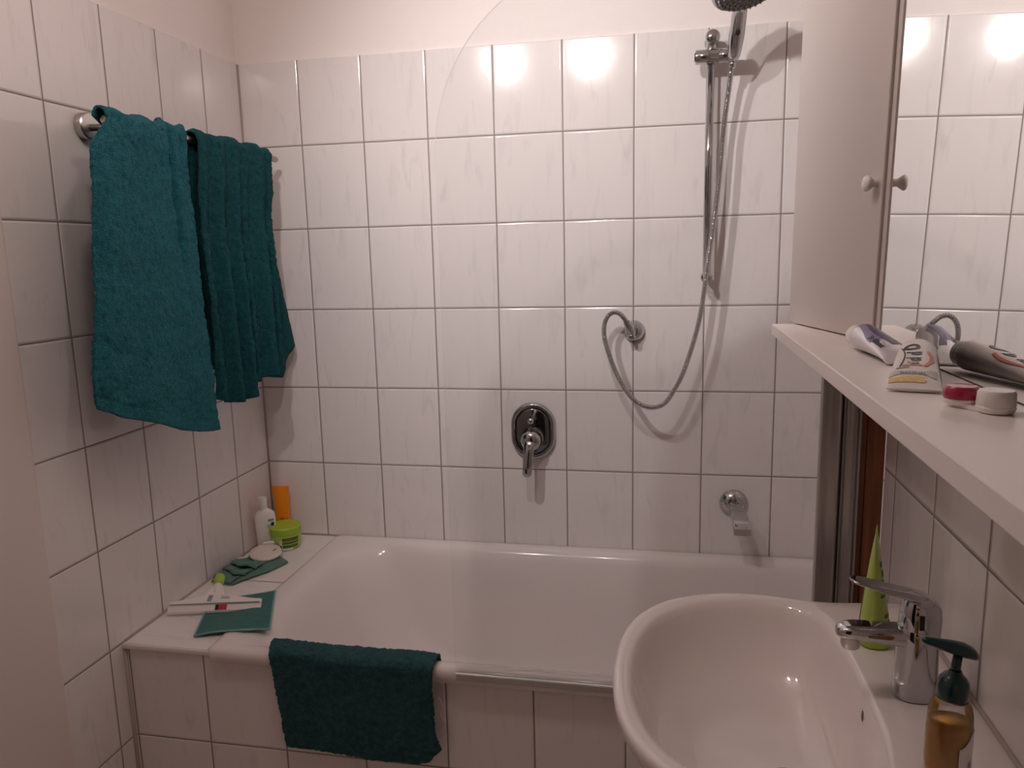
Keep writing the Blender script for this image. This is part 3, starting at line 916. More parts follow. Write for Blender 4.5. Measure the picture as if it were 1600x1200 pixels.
# ================================================================== SIDE CABINET WITH KNOB, MIRROR CABINET
cb = thing('side_cabinet', 'white cabinet with slanting door standing on the far end of the shelf', 'cabinet', (1.62, -0.95, SZ))
SCZ0, SCZ1 = SZ + 0.001, 2.05
def lean(g, f0=0.009, f1=0.0179):
    out = []
    for v in g[0]:
        f = f0 + (f1 - f0) * max(0, min(1, (-0.79 - v.y) / 0.30))
        out.append(Vector((min(v.x + f * (v.z - SZ), 1.7040), v.y, v.z)))
    return out, g[1]
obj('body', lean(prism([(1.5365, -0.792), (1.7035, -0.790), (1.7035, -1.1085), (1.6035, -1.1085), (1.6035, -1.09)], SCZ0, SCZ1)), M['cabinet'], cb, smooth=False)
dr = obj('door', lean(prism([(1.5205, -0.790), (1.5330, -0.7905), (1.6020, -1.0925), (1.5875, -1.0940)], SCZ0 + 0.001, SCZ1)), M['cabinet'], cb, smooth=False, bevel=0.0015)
obj('door_knob', lathe((1.5880, -1.078, 1.5716), (-1, -0.22, 0), [(0.0058, -0.0015), (0.0055, 0.003), (0.0055, 0.006), (0.0085, 0.010), (0.0110, 0.0135), (0.0112, 0.0155), (0.0095, 0.018), (0.005, 0.0195), (0.001, 0.0198)], 36), M['knob'], dr, label='small round white knob')
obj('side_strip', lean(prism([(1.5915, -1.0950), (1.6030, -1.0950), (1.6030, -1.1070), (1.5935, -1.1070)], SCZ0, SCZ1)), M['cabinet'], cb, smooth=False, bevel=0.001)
mc = thing('mirror_cabinet', 'large frameless mirror standing on the shelf', 'mirror', (1.65, -1.58, SZ))
mzt = 2.05
def mx_at(z): return 1.5846 + 0.0179 * (z - Z0)
V = [Vector(p) for p in ((mx_at(SZ + .0015), -1.1075, SZ + .0015), (mx_at(SZ + .0015), -2.03, SZ + .0015), (mx_at(mzt), -2.03, mzt), (mx_at(mzt), -1.1075, mzt))]
V2 = [v + Vector((0.005, 0, 0)) for v in V]
F = [(0, 1, 2, 3), (7, 6, 5, 4), (0, 4, 5, 1), (1, 5, 6, 2), (2, 6, 7, 3), (3, 7, 4, 0)]
obj('mirror_glass', (V + V2, F), M['mirror'], mc, smooth=False)
obj('cabinet_body', prism([(1.613, -1.1095), (1.7035, -1.1095), (1.7035, -2.03), (1.613, -2.03)], SZ + .001, mzt), M['laminate'], mc, smooth=False)
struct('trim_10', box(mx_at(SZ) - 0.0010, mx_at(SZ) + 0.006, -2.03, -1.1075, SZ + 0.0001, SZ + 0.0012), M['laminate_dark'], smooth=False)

# ================================================================== SQUEEZE TUBES (generic)
class STube:
    """squeeze tube: crimped flat end at base, round end along axis"""
    def __init__(s, base, axis, wide, length, w, r, rz=None, pw=0.75, off=0.0):
        s.b = Vector(base); s.a = Vector(axis).normalized()
        wd = Vector(wide); s.w = (wd - s.a * wd.dot(s.a)).normalized(); s.n = s.w.cross(s.a) 
        s.L = length; s.hw = w / 2; s.r = r; s.pw = pw; s.rz = rz or r; s.off = off
    def dims(s, u):
        a = s.hw + (s.r - s.hw) * u
        b = 0.0012 + (s.rz - 0.0012) * (max(0, (u - 0.04) / 0.96) ** s.pw)
        return a, b
    def cen(s, u):
        # keep the underside on the surface when off=1
        a, b = s.dims(u)
        return s.b + s.a * (s.L * u) + s.n * (b * s.off)
    def body(s, m=28, n=40):
        R = []
        for i in range(m + 1):
            u = i / m; a, b = s.dims(u); c = s.cen(u)
            R.append([c + s.w * (a * cos(2 * pi * k / n)) + s.n * (b * sin(2 * pi * k / n)) for k in range(n)])
        # shoulder
        a, b = s.dims(1); c = s.cen(1)
        for q in (0.25, 0.5, 0.75, 0.93):
            e = sqrt(1 - q * q)
            R.append([c + s.a * (s.r * 0.55 * q) + s.w * (a * e * cos(2 * pi * k / n)) + s.n * (b * e * sin(2 * pi * k / n)) for k in range(n)])
        return loft(R)
    def on(s, u, q, eps=0.0004, side=1):
        """surface point: u along, q across (metres)"""
        a, b = s.dims(u); c = s.cen(u)
        q = max(-a * .999, min(a * .999, q))
        hgt = b * sqrt(max(0, 1 - (q / a) ** 2))
        nn = (s.n * (hgt / (b * b + 1e-9)) + s.w * (q / (a * a))).normalized()
        return c + s.w * q + s.n * hgt * side + nn * eps * side
    def patch(s, u0, u1, q0, q1, nu=14, nq=14, eps=0.0004, edge0=None, edge1=None):
        """print patch; edge0/edge1(u) override q limits"""
        V, F = [], []
        for i in range(nu + 1):
            u = u0 + (u1 - u0) * i / nu
            a = edge0(u) if edge0 else q0; b = edge1(u) if edge1 else q1
            for j in range(nq + 1): V.append(s.on(u, a + (b - a) * j / nq, eps))
        for i in range(nu):
            for j in range(nq):
                k = i * (nq + 1) + j; F.append((k, k + nq + 1, k + nq + 2, k + 1))
        return V, F
    def text(s, txt, size, u, q, rot=0.0, sx=1.0, sy=1.0, eps=0.0006, bold=0.028):
        vs, fs = text_geo(txt, size, bold)
        out = []
        for v in vs:
            x, y = v.x * sx, v.y * sy
            xr, yr = x * cos(rot) - y * sin(rot), x * sin(rot) + y * cos(rot)
            out.append(s.on(u + yr / s.L, q + xr, eps))
        return out, fs

# ---- silver / violet toothpaste tube on the shelf
tp = thing('toothpaste_tube', 'silver toothpaste tube with violet stripe and white cap lying by the cabinet door', 'toothpaste', (1.55, -1.24, SZ))
tA = STube((1.5690, -1.328, SZ + 0.0012), (-0.12, 1, 0), (1, 0.12, 0), 0.132, 0.046, 0.0180, rz=0.0175, pw=0.6, off=1.0)
if tA.n.z < 0: tA.n = -tA.n
obj('tube_body', tA.body(), M['silver'], tp)
ax_ = tA.a; c1 = tA.cen(1) + Vector((0, 0, -0.001))
obj('cap', lathe(c1 + ax_ * 0.0085, ax_, [(0.0135, 0), (0.0150, 0.003), (0.0145, 0.020), (0.0125, 0.026), (0.006, 0.028)], 36), M['white_pl'], tp, angle=50)
obj('violet_stripe', tA.patch(0.34, 0.98, 0, 0, 30, 8, 0.0005, lambda u: -0.0020 + 0.0035 * sin(u * 7), lambda u: 0.0065 + 0.0040 * sin(u * 7)), M['violet'], tp, label='wavy violet stripe')
obj('lilac_stripe', tA.patch(0.50, 0.99, 0, 0, 30, 8, 0.0004, lambda u: -0.0135 + 0.004 * sin(u * 7 + 1), lambda u: -0.0020 + 0.0035 * sin(u * 7)), M['lilac'], tp, label='wavy lilac stripe')
obj('lilac_stripe', tA.patch(0.25, 0.9, 0, 0, 30, 6, 0.0004, lambda u: 0.0075 + 0.0040 * sin(u * 7), lambda u: 0.0120 + 0.003 * sin(u * 7)), M['grey_ink'], tp)
obj('lettering', tA.text('Brillant', 0.0150, 0.46, -0.0125, rot=-pi / 2, sx=1.0, sy=0.6, bold=0.04), M['ink'], tp)

# ---- white toothpaste tube with dark lettering
ot = thing('toothpaste_tube', 'white toothpaste tube with bold dark lettering and yellow flowers near the shelf edge', 'toothpaste', (1.53, -1.46, SZ))
tB = STube((1.5235, -1.506, SZ + 0.0015), (0.30, 0.954, 0.0), (0.954, -0.30, 0), 0.145, 0.048, 0.0195, rz=0.0170, pw=0.7, off=1.0)
if tB.n.z < 0: tB.n = -tB.n
obj('tube_body', tB.body(), M['white_pl'], ot)
obj('flip_cap', lathe(tB.cen(1) + tB.a * 0.004, tB.a, [(0.0145, 0), (0.0150, 0.003), (0.0145, 0.012), (0.011, 0.016), (0.004, 0.017)], 36), M['white_pl'], ot, angle=50)
obj('lettering', join(tB.text('O', 0.0250, 0.785, -0.0045, pi / 2, 1.0, 0.80, bold=0.05), tB.text('d', 0.0250, 0.630, -0.002, pi / 2, 1.0, 0.72, bold=0.05), tB.text('ol', 0.0190, 0.500, -0.002, pi / 2, 0.8, 0.9, bold=0.05), tB.text('med 3', 0.0085, 0.405, -0.002, pi / 2, 0.40, 1.6, bold=0.04)), M['ink'], ot)
obj('side_bar', tB.patch(0.36, 0.83, 0, 0, 24, 2, 0.0006, lambda u: -0.0150 + 0.0035 * sin((u - .36) * 7), lambda u: -0.0138 + 0.0035 * sin((u - .36) * 7)), M['ink'], ot)
obj('red_swoosh', join(tB.patch(0.36, 0.70, 0, 0, 24, 4, 0.0007, lambda u: 0.0060 + 0.0060 * sin((u - .36) * 8.2), lambda u: 0.0092 + 0.0066 * sin((u - .36) * 8.2)), tB.patch(0.365, 0.385, -0.012, 0.006, 3, 12, 0.0006)), M['coral'], ot, label='red curved swoosh')
obj('blue_line', tB.patch(0.325, 0.345, -0.0175, -0.006, 2, 12, 0.0006), M['teal_ink'], ot)
obj('leaf_print', join(tB.patch(0.19, 0.31, 0, 0, 8, 6, 0.0005, lambda u: -0.0228, lambda u: -0.0225 + 0.013 * sin((u - .19) / .12 * pi)), tB.patch(0.17, 0.31, 0, 0, 8, 6, 0.0005, lambda u: 0.0165 - 0.010 * sin((u - .17) / .14 * pi), lambda u: 0.0188)), M['sage'], ot, label='grey green leaves')
obj('flower_print', tB.patch(0.09, 0.17, 0, 0, 6, 24, 0.0006, lambda u: -0.0225 , lambda u: 0.0100 - 0.05 * abs(u - .12)), M['yellow'], ot, label='yellow flower band')
obj('lettering', tB.text('ORIGINAL', 0.0058, 0.225, -0.002, 0, 0.85, 1.7, eps=0.0009), M['grey_ink'], ot, label='pale small lettering')

# ---- contact lens case
lc = thing('contact_lens_case', 'contact lens case with one dark red and one white lid on the shelf', 'lens case', (1.53, -1.60, SZ))
cA = Vector((1.5430, -1.5665, SZ)); cB = Vector((1.5600, -1.5925, SZ))
dv2 = (cB - cA).normalized()
V, F = [], []
obj('base', join(lathe(cA, (0, 0, 1), [(0.0105, 0.0022), (0.0130, 0.003), (0.0140, 0.006), (0.0130, 0.008)], 36), lathe(cB, (0, 0, 1), [(0.0105, 0.0), (0.0130, 0.001), (0.0148, 0.005), (0.0135, 0.007)], 36),
                 prism([tuple((cA + Vector((dv2.y, -dv2.x, 0)) * 0.008)[:2]), tuple((cA - Vector((dv2.y, -dv2.x, 0)) * 0.008)[:2]), tuple((cB - Vector((dv2.y, -dv2.x, 0)) * 0.009)[:2]), tuple((cB + Vector((dv2.y, -dv2.x, 0)) * 0.009)[:2])], SZ + 0.0003, SZ + 0.004)), M['white_pl'], lc, angle=40)
obj('red_lid', lathe(cA + Vector((0, 0, 0.0075)), (0, 0, 1), [(0.0138, 0), (0.0142, 0.001), (0.0138, 0.0085), (0.0118, 0.0105), (0.0105, 0.0100), (0.003, 0.0098)], 44), M['maroon'], lc, angle=50, label='dark red screw lid')
obj('white_lid', lathe(cB + Vector((0, 0, 0.0065)), (0, 0, 1), [(0.0140, 0), (0.0145, 0.001), (0.0140, 0.0105), (0.0125, 0.0125), (0.0110, 0.0125), (0.003, 0.0122)], 44), M['white_pl'], lc, angle=50, label='white screw lid')

# ---- green tube standing on the basin
gt = thing('cosmetic_tube', 'lime green squeeze tube standing on its cap behind the faucet', 'cosmetic tube', (1.615, -1.095, WZ))
tG = STube((1.6095, -1.097, 1.064), (0.03, 0.0, -1), (0.93, -0.62, 0), 0.165, 0.052, 0.0225, rz=0.0215, pw=0.8)
_g = tG
# crimp end is seen almost edge on, so the wide direction points to the viewer
tG = STube((1.6095, -1.097, 1.064), (0.03, 0.0, -1), (0.30, 1, 0), 0.158, 0.050, 0.0235, rz=0.0225, pw=0.85)
obj('tube_body', tG.body(), M['green_pale'], gt)
obj('cap', lathe((1.6145, -1.097, WZ + 0.001), (0, 0, 1), [(0.0225, 0), (0.0245, 0.002), (0.0250, 0.020), (0.0242, 0.022)], 40), M['green_pl'], gt, angle=50)
if tG.n.x < 0: tG.n = -tG.n
def mir(t, u0, u1, q0, q1, eps=0.0006, side=1):
    V, F = [], []
    for i in range(7):
        for j in range(9): V.append(t.on(u0 + (u1 - u0) * i / 6, q0 + (q1 - q0) * j / 8, eps, side))
    for i in range(6):
        for j in range(8):
            k = i * 9 + j; F.append((k, k + 9, k + 10, k + 1))
    return V, F
for (u0, u1, q0, q1, mt) in ((.28, .33, -.017, -.009, 'ink'), (.37, .43, -.014, -.006, 'olive'), (.46, .51, -.018, -.010, 'ink'), (.60, .63, -.020, -.012, 'olive'), (.80, .84, -.016, -.004, 'olive'), (.87, .97, -.019, -.003, 'olive')):
    obj('label_print', mir(tG, u0, u1, q0, q1), M[mt], gt)
M['brown'] = simple('brown print', (0.30, 0.10, 0.03), 0.5)
obj('brown_stripe', mir(tG, .55, .995, -.006, .012, side=-1), M['brown'], gt, label='brown edge print')

# ---- soap dispenser
sd = thing('soap_dispenser', 'clear pump bottle of orange liquid soap with dark teal pump on the washbasin', 'soap dispenser', (1.617, -1.402, WZ))
SX, SY = 1.6160, -1.402
def bot(rows, n=44, p=2.3):
    return [ellr(SX, SY, WZ + z, rx * 0.92, ry * 0.92, n, 0, p) for z, rx, ry in rows]
obj('bottle', loft(bot([(0.001, .020, .016), (.003, .0250, .0195), (.02, .0262, .0205), (.06, .0260, .0200), (.080, .0250, .0192), (.090, .0225, .0178), (.0965, .0180, .0160), (.100, .0150, .0145), (.104, .0140, .0140)])), M['clear'], sd)
obj('liquid_soap', loft(bot([(0.0035, .019, .015), (.006, .0236, .0182), (.02, .0248, .0192), (.055, .0246, .0187), (.070, .0243, .0185)])), M['soap'], sd, label='orange liquid soap')
cap_ax = Vector((0.05, 0, 1))
obj('pump_collar', lathe((SX, SY, WZ + 0.0990), (0.06, 0, 1), [(0.0158, -0.001), (0.0166, 0.001), (0.0166, 0.013), (0.0152, 0.020), (0.0115, 0.025), (0.008, 0.028), (0.0062, 0.032)], 40), M['pump'], sd, angle=60)
obj('collar_ring', lathe((SX, SY, WZ + 0.0965), (0.06, 0, 1), [(0.0155, 0), (0.0172, 0.0008), (0.0165, 0.0022)], 40), M['clear'], sd)
obj('pump_stem', tube([(SX + .001, SY, WZ + 0.125), (SX + .003, SY, WZ + 0.150)], [0.0055, 0.0048], 20), M['pump'], sd)
rings = []
for (x, z, hy, hz) in ((-.036, .1640, .0022, .0020), (-.033, .1640, .0042, .0040), (-.018, .1610, .0070, .0058), (-.004, .1580, .0105, .0075), (.008, .1555, .0120, .0080), (.017, .1525, .0105, .0068), (.0215, .1500, .0060, .0045), (.0225, .1490, .002, .0015)):
    rings.append([Vector((SX + .001 + x, SY + hy * cos(a), WZ + z + hz * sin(a))) for a in [2 * pi * k / 24 for k in range(24)]])
obj('pump_head', loft(rings), M['pump'], sd)
V, F = [], []
nl = 16
for i in range(nl + 1):
    a = radians(-78 + 84 * i / nl)
    for j in range(9):
        z = 0.010 + 0.055 * j / 8 - 0.0
        top = 0.045 + 0.018 * smooth01(i / nl * 1.6)
        z = 0.008 + (top - 0.008) * j / 8
        V.append(Vector((SX + 0.0248 * cos(a) * 1.0, SY + 0.0196 * sin(a), WZ + z)))
for i in range(nl):
    for j in range(8):
        k = i * 9 + j; F.append((k, k + 9, k + 10, k + 1))
obj('label_sticker', (V, F), M['label'], sd, solid=0.0003, label='pale wrinkled sticker')

# ================================================================== LEDGE ITEMS
DZ = 0.5685
# white shampoo bottle
sbt = thing('shampoo_bottle', 'white bottle with white cap and green leaf label in the ledge corner', 'bottle', (0.058, -0.148, DZ))
WX, WY = 0.0445, -0.128
def rotp(pts, c, ang):
    ca, sa = cos(ang), sin(ang)
    return [Vector((c[0] + (p.x - c[0]) * ca - (p.y - c[1]) * sa, c[1] + (p.x - c[0]) * sa + (p.y - c[1]) * ca, p.z)) for p in pts]
BA = radians(28)
obj('bottle_body', loft([rotp(ellr(WX, WY, DZ + z, rx, ry, 44, 0, 2.4), (WX, WY), BA) for z, rx, ry in ((0.0, .026, .014), (.004, .0295, .017), (.05, .0300, .018), (.085, .0320, .019), (.105, .0325, .019), (.118, .029, .0175), (.126, .020, .0145), (.130, .0115, .0112), (.133, .011, .011))]), M['white_pl'], sbt)
obj('cap', lathe((WX - .004, WY, DZ + 0.131), (0, 0, 1), [(0.0130, 0), (0.0135, 0.001), (0.0128, 0.035), (0.0118, 0.037), (0.003, 0.0375)], 36), M['white_pl'], sbt, angle=50)
def side_patch(u0, u1, z0, z1, mat, name, fz=lambda z: (1, 1), par=sbt):
    V, F = [], []; nu, nz2 = 10, 8
    for i in range(nu + 1):
        a = radians(u0 + (u1 - u0) * i / nu)
        for j in range(nz2 + 1):
            z = z0 + (z1 - z0) * j / nz2
            rx = interp(z, [0, .05, .085, .105], [.0295, .0300, .0320, .0325]) + .0005; ry = interp(z, [0, .05, .085, .105], [.017, .018, .019, .019]) + .0005
            c_, s_ = cos(a), sin(a)
            V.append(Vector((WX + rx * (abs(c_) ** (2 / 2.4)) * (1 if c_ >= 0 else -1), WY + ry * (abs(s_) ** (2 / 2.4)) * (1 if s_ >= 0 else -1), DZ + z)))
    V = rotp(V, (WX, WY), BA)
    for i in range(nu):
        for j in range(nz2):
            k = i * (nz2 + 1) + j; F.append((k, k + nz2 + 1, k + nz2 + 2, k + 1))
    return obj(name, (V, F), mat, par)
side_patch(-78, -40, .092, .100, M['grey_ink'], 'label_print')
side_patch(-62, -38, .076, .088, M['ink'], 'label_print')
side_patch(-55, -18, .020, .070, M['green_ink'], 'leaf_print')
side_patch(-85, -62, .070, .084, M['sage'], 'label_print')
side_patch(-66, -52, .012, .050, M['green_ink'], 'leaf_print')

# orange tube in the corner
og = thing('sunscreen_tube', 'orange tube standing in the corner behind the green jar', 'cosmetic tube', (0.052, -0.040, DZ))
tO = STube((0.057, -0.038, 0.748), (0.0, 0.02, -1), (1, 0.25, 0.20), 0.160, 0.054, 0.0215, rz=0.019, pw=0.8)
obj('tube_body', tO.body(), M['orange_pl'], og)
if tO.n.y > 0: tO.n = -tO.n
obj('cap', lathe((0.057, -0.035, DZ), (0, 0, 1), [(0.0205, 0), (0.0215, 0.002), (0.021, 0.018)], 36), M['white_pl'], og, angle=50)
obj('lettering', join(tO.text('SUN', 0.012, 0.70, 0.006, rot=pi + 0.25, sx=1), tO.patch(.74, .78, -.004, .017, 3, 8, .0006)), M['red'], og)

# green jar
jr = thing('cream_jar', 'round lime green jar with lid and olive label on the ledge', 'jar', (0.108, -0.118, DZ))
JX, JY = 0.1035, -0.112
jb = obj('jar_body', lathe((JX, JY, DZ), (0, 0, 1), [(0.040, 0), (0.043, 0.003), (0.0465, 0.030), (0.0480, 0.050), (0.0470, 0.052)], 56), M['green_pale'], jr, angle=50)
obj('lid', lathe((JX, JY, DZ + 0.0515), (0, 0, 1), [(0.0500, 0), (0.0505, 0.002), (0.0500, 0.020), (0.0470, 0.024), (0.0440, 0.0235), (0.003, 0.0235)], 56), M['green_pl'], jr, angle=20)
def jar_patch(a0, a1, z0, z1, mat, name, eps=.0006):
    V, F = [], []; na_, nz2 = 16, 4
    for i in range(na_ + 1):
        a = radians(a0 + (a1 - a0) * i / na_)
        for j in range(nz2 + 1):
            z = z0 + (z1 - z0) * j / nz2
            r_ = interp(z, [.003, .030, .050], [.043, .0465, .0480]) + eps
            V.append(Vector((JX + r_ * cos(a), JY + r_ * sin(a), DZ + z)))
    for i in range(na_):
        for j in range(nz2):
            k = i * (nz2 + 1) + j; F.append((k, k + nz2 + 1, k + nz2 + 2, k + 1))
    return obj(name, (V, F), mat, jr)
jar_patch(-76, -10, .010, .044, M['olive'], 'label_print')
jar_patch(-74, -12, .020, .023, M['green_pale'], 'label_print', .0010)
jar_patch(-74, -12, .031, .033, M['green_pale'], 'label_print', .0010)
jar_patch(-88, -78, .006, .036, M['label'], 'label_print')
jar_patch(-86, -80, .010, .020, M['ink'], 'label_print', .0010)
jar_patch(-76, -35, .002, .009, M['label'], 'label_print')

# teal folded cloth (pile of wavy layers), flat soap tray, razor
def sheet(name, fn, nu, nv, mat, parent=None, solid=0.003, **kw):
    V = [Vector(fn(i / nu, j / nv)) for i in range(nu + 1) for j in range(nv + 1)]
    F = [(i * (nv + 1) + j, (i + 1) * (nv + 1) + j, (i + 1) * (nv + 1) + j + 1, i * (nv + 1) + j + 1) for i in range(nu) for j in range(nv)]
    return obj(name, (V, F), mat, parent, solid=solid, **kw)
fcl = thing('cleaning_cloth', 'grey green folded cloth with wavy layers under the soap dish', 'cloth', (0.09, -0.26, DZ))
def clothA(u, v):
    # long strip: from near end (wavy) to far rounded end ; v across
    yl = -0.405 + 0.245 * u
    xl = interp(u, [0, .3, .7, 1], [0.020, 0.010, 0.014, 0.062]); xr = interp(u, [0, .15, .5, .85, 1], [0.094, 0.108, 0.152, 0.176, 0.140])
    x = xl + (xr - xl) * v
    y = yl + 0.02 * v * (1 - u) - 0.030 * v * (1 - u) + (-0.05 * v * u)
    z = DZ + 0.004 + 0.0022 * sin(v * 7 + u * 3) * (1 - u)
    if u > .93: z -= 0.0008
    z += 0.0006 * noise.noise(Vector((x * 60, y * 60, 0)))
    return (x, y, z)
sheet('lower_layer', clothA, 50, 24, M['cloth2'], fcl)
for li, (yb, ye, hz, x1s) in enumerate(((-0.385, -0.318, 0.0105, 0.088), (-0.345, -0.275, 0.0165, 0.100), (-0.305, -0.225, 0.0225, 0.112))):
    def lay(u, v, yb=yb, ye=ye, hz=hz, x1s=x1s, li=li):
        # each layer starts as a rolled wavy lip and sinks to the next one
        x = 0.014 + (x1s - 0.014) * v
        y = yb + (ye - yb) * u - 0.022 * v + 0.010 * sin(v * 6.0 + li)
        z = DZ + 0.004 + hz * (1 - 0.85 * smooth01(u)) * (0.55 + 0.45 * sin(v * 3.0 + 0.2)) + 0.0016 * sin(v * 14 + li * 2)
        if u < 0.12: z -= (0.12 - u) / 0.12 * 0.0045
        return (x, y, z)
    sheet('folded_layer', lay, 20, 30, M['cloth2'], fcl, solid=0.0025)

so = thing('soap_dish', 'pale oval dish with a small black mark lying on the folded cloth', 'soap dish', (0.09, -0.215, DZ))
dn = Vector((0.10, -0.18, 1)).normalized()
da, dx_, dy_ = frame(dn, (1, 0.25, 0))
dc = Vector((0.088, -0.216, DZ + 0.019))
def oval(rows, n=48):
    R = []
    for r_, h in rows:
        R.append([dc + dn * h + dx_ * (0.049 * r_ * cos(2 * pi * k / n)) + dy_ * (0.046 * r_ * sin(2 * pi * k / n)) for k in range(n)])
    return loft(R)
obj('dish_body', oval([(0.70, -0.009), (0.90, -0.006), (1.0, -0.001), (0.99, 0.003), (0.93, 0.0055), (0.6, 0.0068), (0.05, 0.0072)]), M['cream_pl'], so)
mk = dc + dn * 0.0068 + dx_ * 0.026 + dy_ * 0.006
obj('black_mark', tube([mk - dx_ * 0.003 - dy_ * 0.006, mk + dx_ * 0.003 + dy_ * 0.007], [0.0012, 0.0016], 8), M['hole'], so)
rz_ = thing('razor', 'white disposable razor lying under the oval dish', 'razor', (0.07, -0.22, DZ + 0.01))
obj('handle', tube(spline([(0.013, -0.252, DZ + 0.009), (0.034, -0.238, DZ + 0.0105), (0.044, -0.200, DZ + 0.0125), (0.052, -0.160, DZ + 0.020)], 16), [0.0045, .005, .0045, .004, .0038, .0038, .0042, .0045, .0042, .004, .0036, .0034, .0034, .0036, .004, .0045], 12), M['white_pl'], rz_)
obj('razor_head', tube([(0.048, -0.164, DZ + 0.022), (0.053, -0.162, DZ + 0.0245), (0.083, -0.150, DZ + 0.0275), (0.090, -0.147, DZ + 0.0265)], [0.003, 0.0065, 0.0065, 0.003], 12), M['white_pl'], rz_)

# squeegee
sq = thing('squeegee', 'white window squeegee with lime grip and sticker resting on the teal cloth', 'squeegee', (0.13, -0.52, DZ))
sL, sR = Vector((0.022, -0.604, 0)), Vector((0.258, -0.548, 0))
sdir = (sR - sL).normalized(); sper = Vector((-sdir.y, sdir.x, 0))   # away from the viewer
Ls = (sR - sL).length
def sqp(t, d, z): return sL + sdir * (Ls * t) + sper * (d * 0.94) + Vector((0, 0, z + (d * 0.34 if d > 0 else d * 0.95)))
zb_ = 0.5865
def top_edge(t):
    d = 0.010 + 0.024 * exp(-((t - 0.5) / 0.33) ** 2)
    d += 0.036 * exp(-((t - 0.46) / 0.085) ** 4)
    return d
outline = [(t / 40, 0.0) for t in range(41)] + [(t / 40, top_edge(t / 40)) for t in range(40, -1, -1)]
def slab(o_, z0, z1):
    n_ = len(o_)
    V = [sqp(t, d, z0) for t, d in o_] + [sqp(t, d, z1) for t, d in o_]
    h_ = n_ // 2; F = []
    for i in range(h_ - 1):
        a, b, c, d_ = i, i + 1, n_ - 2 - i, n_ - 1 - i
        F.append((a, d_, c, b)); F.append((n_ + a, n_ + b, n_ + c, n_ + d_))
    for i in range(n_): F.append((i, (i + 1) % n_, n_ + (i + 1) % n_, n_ + i))
    return V, F
hb_ = obj('blade_holder', slab(outline, zb_, zb_ + 0.010), M['white_pl'], sq, bevel=0.003, angle=40)
obj('rubber_blade', slab([(t / 10, -0.012) for t in range(11)] + [(t / 10, 0.004) for t in range(10, -1, -1)], zb_ - 0.001, zb_ + 0.006), M['white_pl'], sq, bevel=0.001, angle=40, label='white rubber lip')
obj('neck', tube([sqp(0.46, 0.045, 0.584), sqp(0.45, 0.065, 0.585), sqp(0.44, 0.082, 0.586)], [0.013, 0.0125, 0.0115], 20), M['white_pl'], sq)
obj('grip', tube([sqp(0.441, 0.078, 0.586), sqp(0.435, 0.095, 0.586), sqp(0.428, 0.110, 0.587), sqp(0.425, 0.116, 0.587)], [0.0118, 0.0135, 0.0135, 0.009], 20), M['green_pl'], sq, label='lime green rubber grip')
def sticker(t0, t1, d0, d1, mat, name, z=0.0104):
    V = [sqp(t0, d0, zb_ + z), sqp(t1, d0, zb_ + z), sqp(t1, d1, zb_ + z), sqp(t0, d1, zb_ + z)]
    return obj(name, (V, [(0, 1, 2, 3)]), mat, hb_, smooth=False, solid=0.0002)
sticker(0.40, 0.66, 0.002, 0.0275, M['label'], 'sticker')
sticker(0.405, 0.455, 0.006, 0.0285, M['grey_ink'], 'barcode', 0.0107)
sticker(0.545, 0.63, 0.0225, 0.0240, M['grey_ink'], 'sticker_line', 0.0107)
sticker(0.55, 0.64, 0.0150, 0.0190, M['grey_ink'], 'sticker_line', 0.0107)
for (t0, t1, mt) in ((0.51, 0.545, 'hole'), (0.545, 0.635, 'red')):
    V = [sqp(t0, -0.0115, zb_ + 0.0064), sqp(t1, -0.0115, zb_ + 0.0064), sqp(t1, -0.0005, zb_ + 0.0064), sqp(t0, -0.0005, zb_ + 0.0064)]
    obj('price_sticker', (V, [(0, 1, 2, 3)]), M[mt], hb_, smooth=False, solid=0.0003)
obj('seam_line', slab([(0.02, -0.0006), (0.5, -0.0006), (0.98, -0.0006), (0.98, 0.0006), (0.5, 0.0006), (0.02, 0.0006)], zb_ + 0.0085, zb_ + 0.0103), M['grey_ink'], hb_, smooth=False)

# square teal cloth, partly over the tub rim
q00, q10, q11, q01 = Vector((0.164, -0.712, 0)), Vector((0.344, -0.650, 0)), Vector((0.252, -0.455, 0)), Vector((0.084, -0.510, 0))
def base_z(x, y):
    z = DZ
    if x > 0.13: z = DZ + 0.0095 * smooth01((x - 0.13) / 0.14)
    z += 0.001 * smooth01((x - 0.13) / 0.1)
    if x > 0.285: z -= 0.005 * smooth01((x - 0.285) / 0.06)
    return z
def sqc(u, v):
    p = (q00.lerp(q10, u)).lerp(q01.lerp(q11, u), v)
    p = p + Vector((0.004 * sin(u * 5), 0.006 * sin(u * 4 + 1) * (1 - v), 0))
    return (p.x, p.y, base_z(p.x, p.y) + 0.0030 + 0.0010 * sin(u * 9 + v * 4) + 0.0006 * noise.noise(p * 60))
cq = thing('cleaning_cloth', 'flat square teal cloth with light seam under the squeegee', 'cloth', (0.21, -0.58, DZ))
sheet('cloth_panel', sqc, 50, 50, M['cloth'], cq, solid=0.0028)
def edge(pts_): return [Vector(sqc(u, v)) + Vector((0, 0, 0.0008)) for u, v in pts_]
loop = edge([(k / 30, 0.004) for k in range(31)] + [(0.996, k / 30) for k in range(31)] + [(1 - k / 30, 0.996) for k in range(31)] + [(0.004, 1 - k / 30) for k in range(31)])
obj('seam', tube(loop, 0.0026, 8), M['hem'], cq, label='pale overlock seam')
obj('care_tag', tube(edge([(0.62 + 0.02 * k, -0.012) for k in range(9)]), 0.0022, 6), M['hem'], cq)

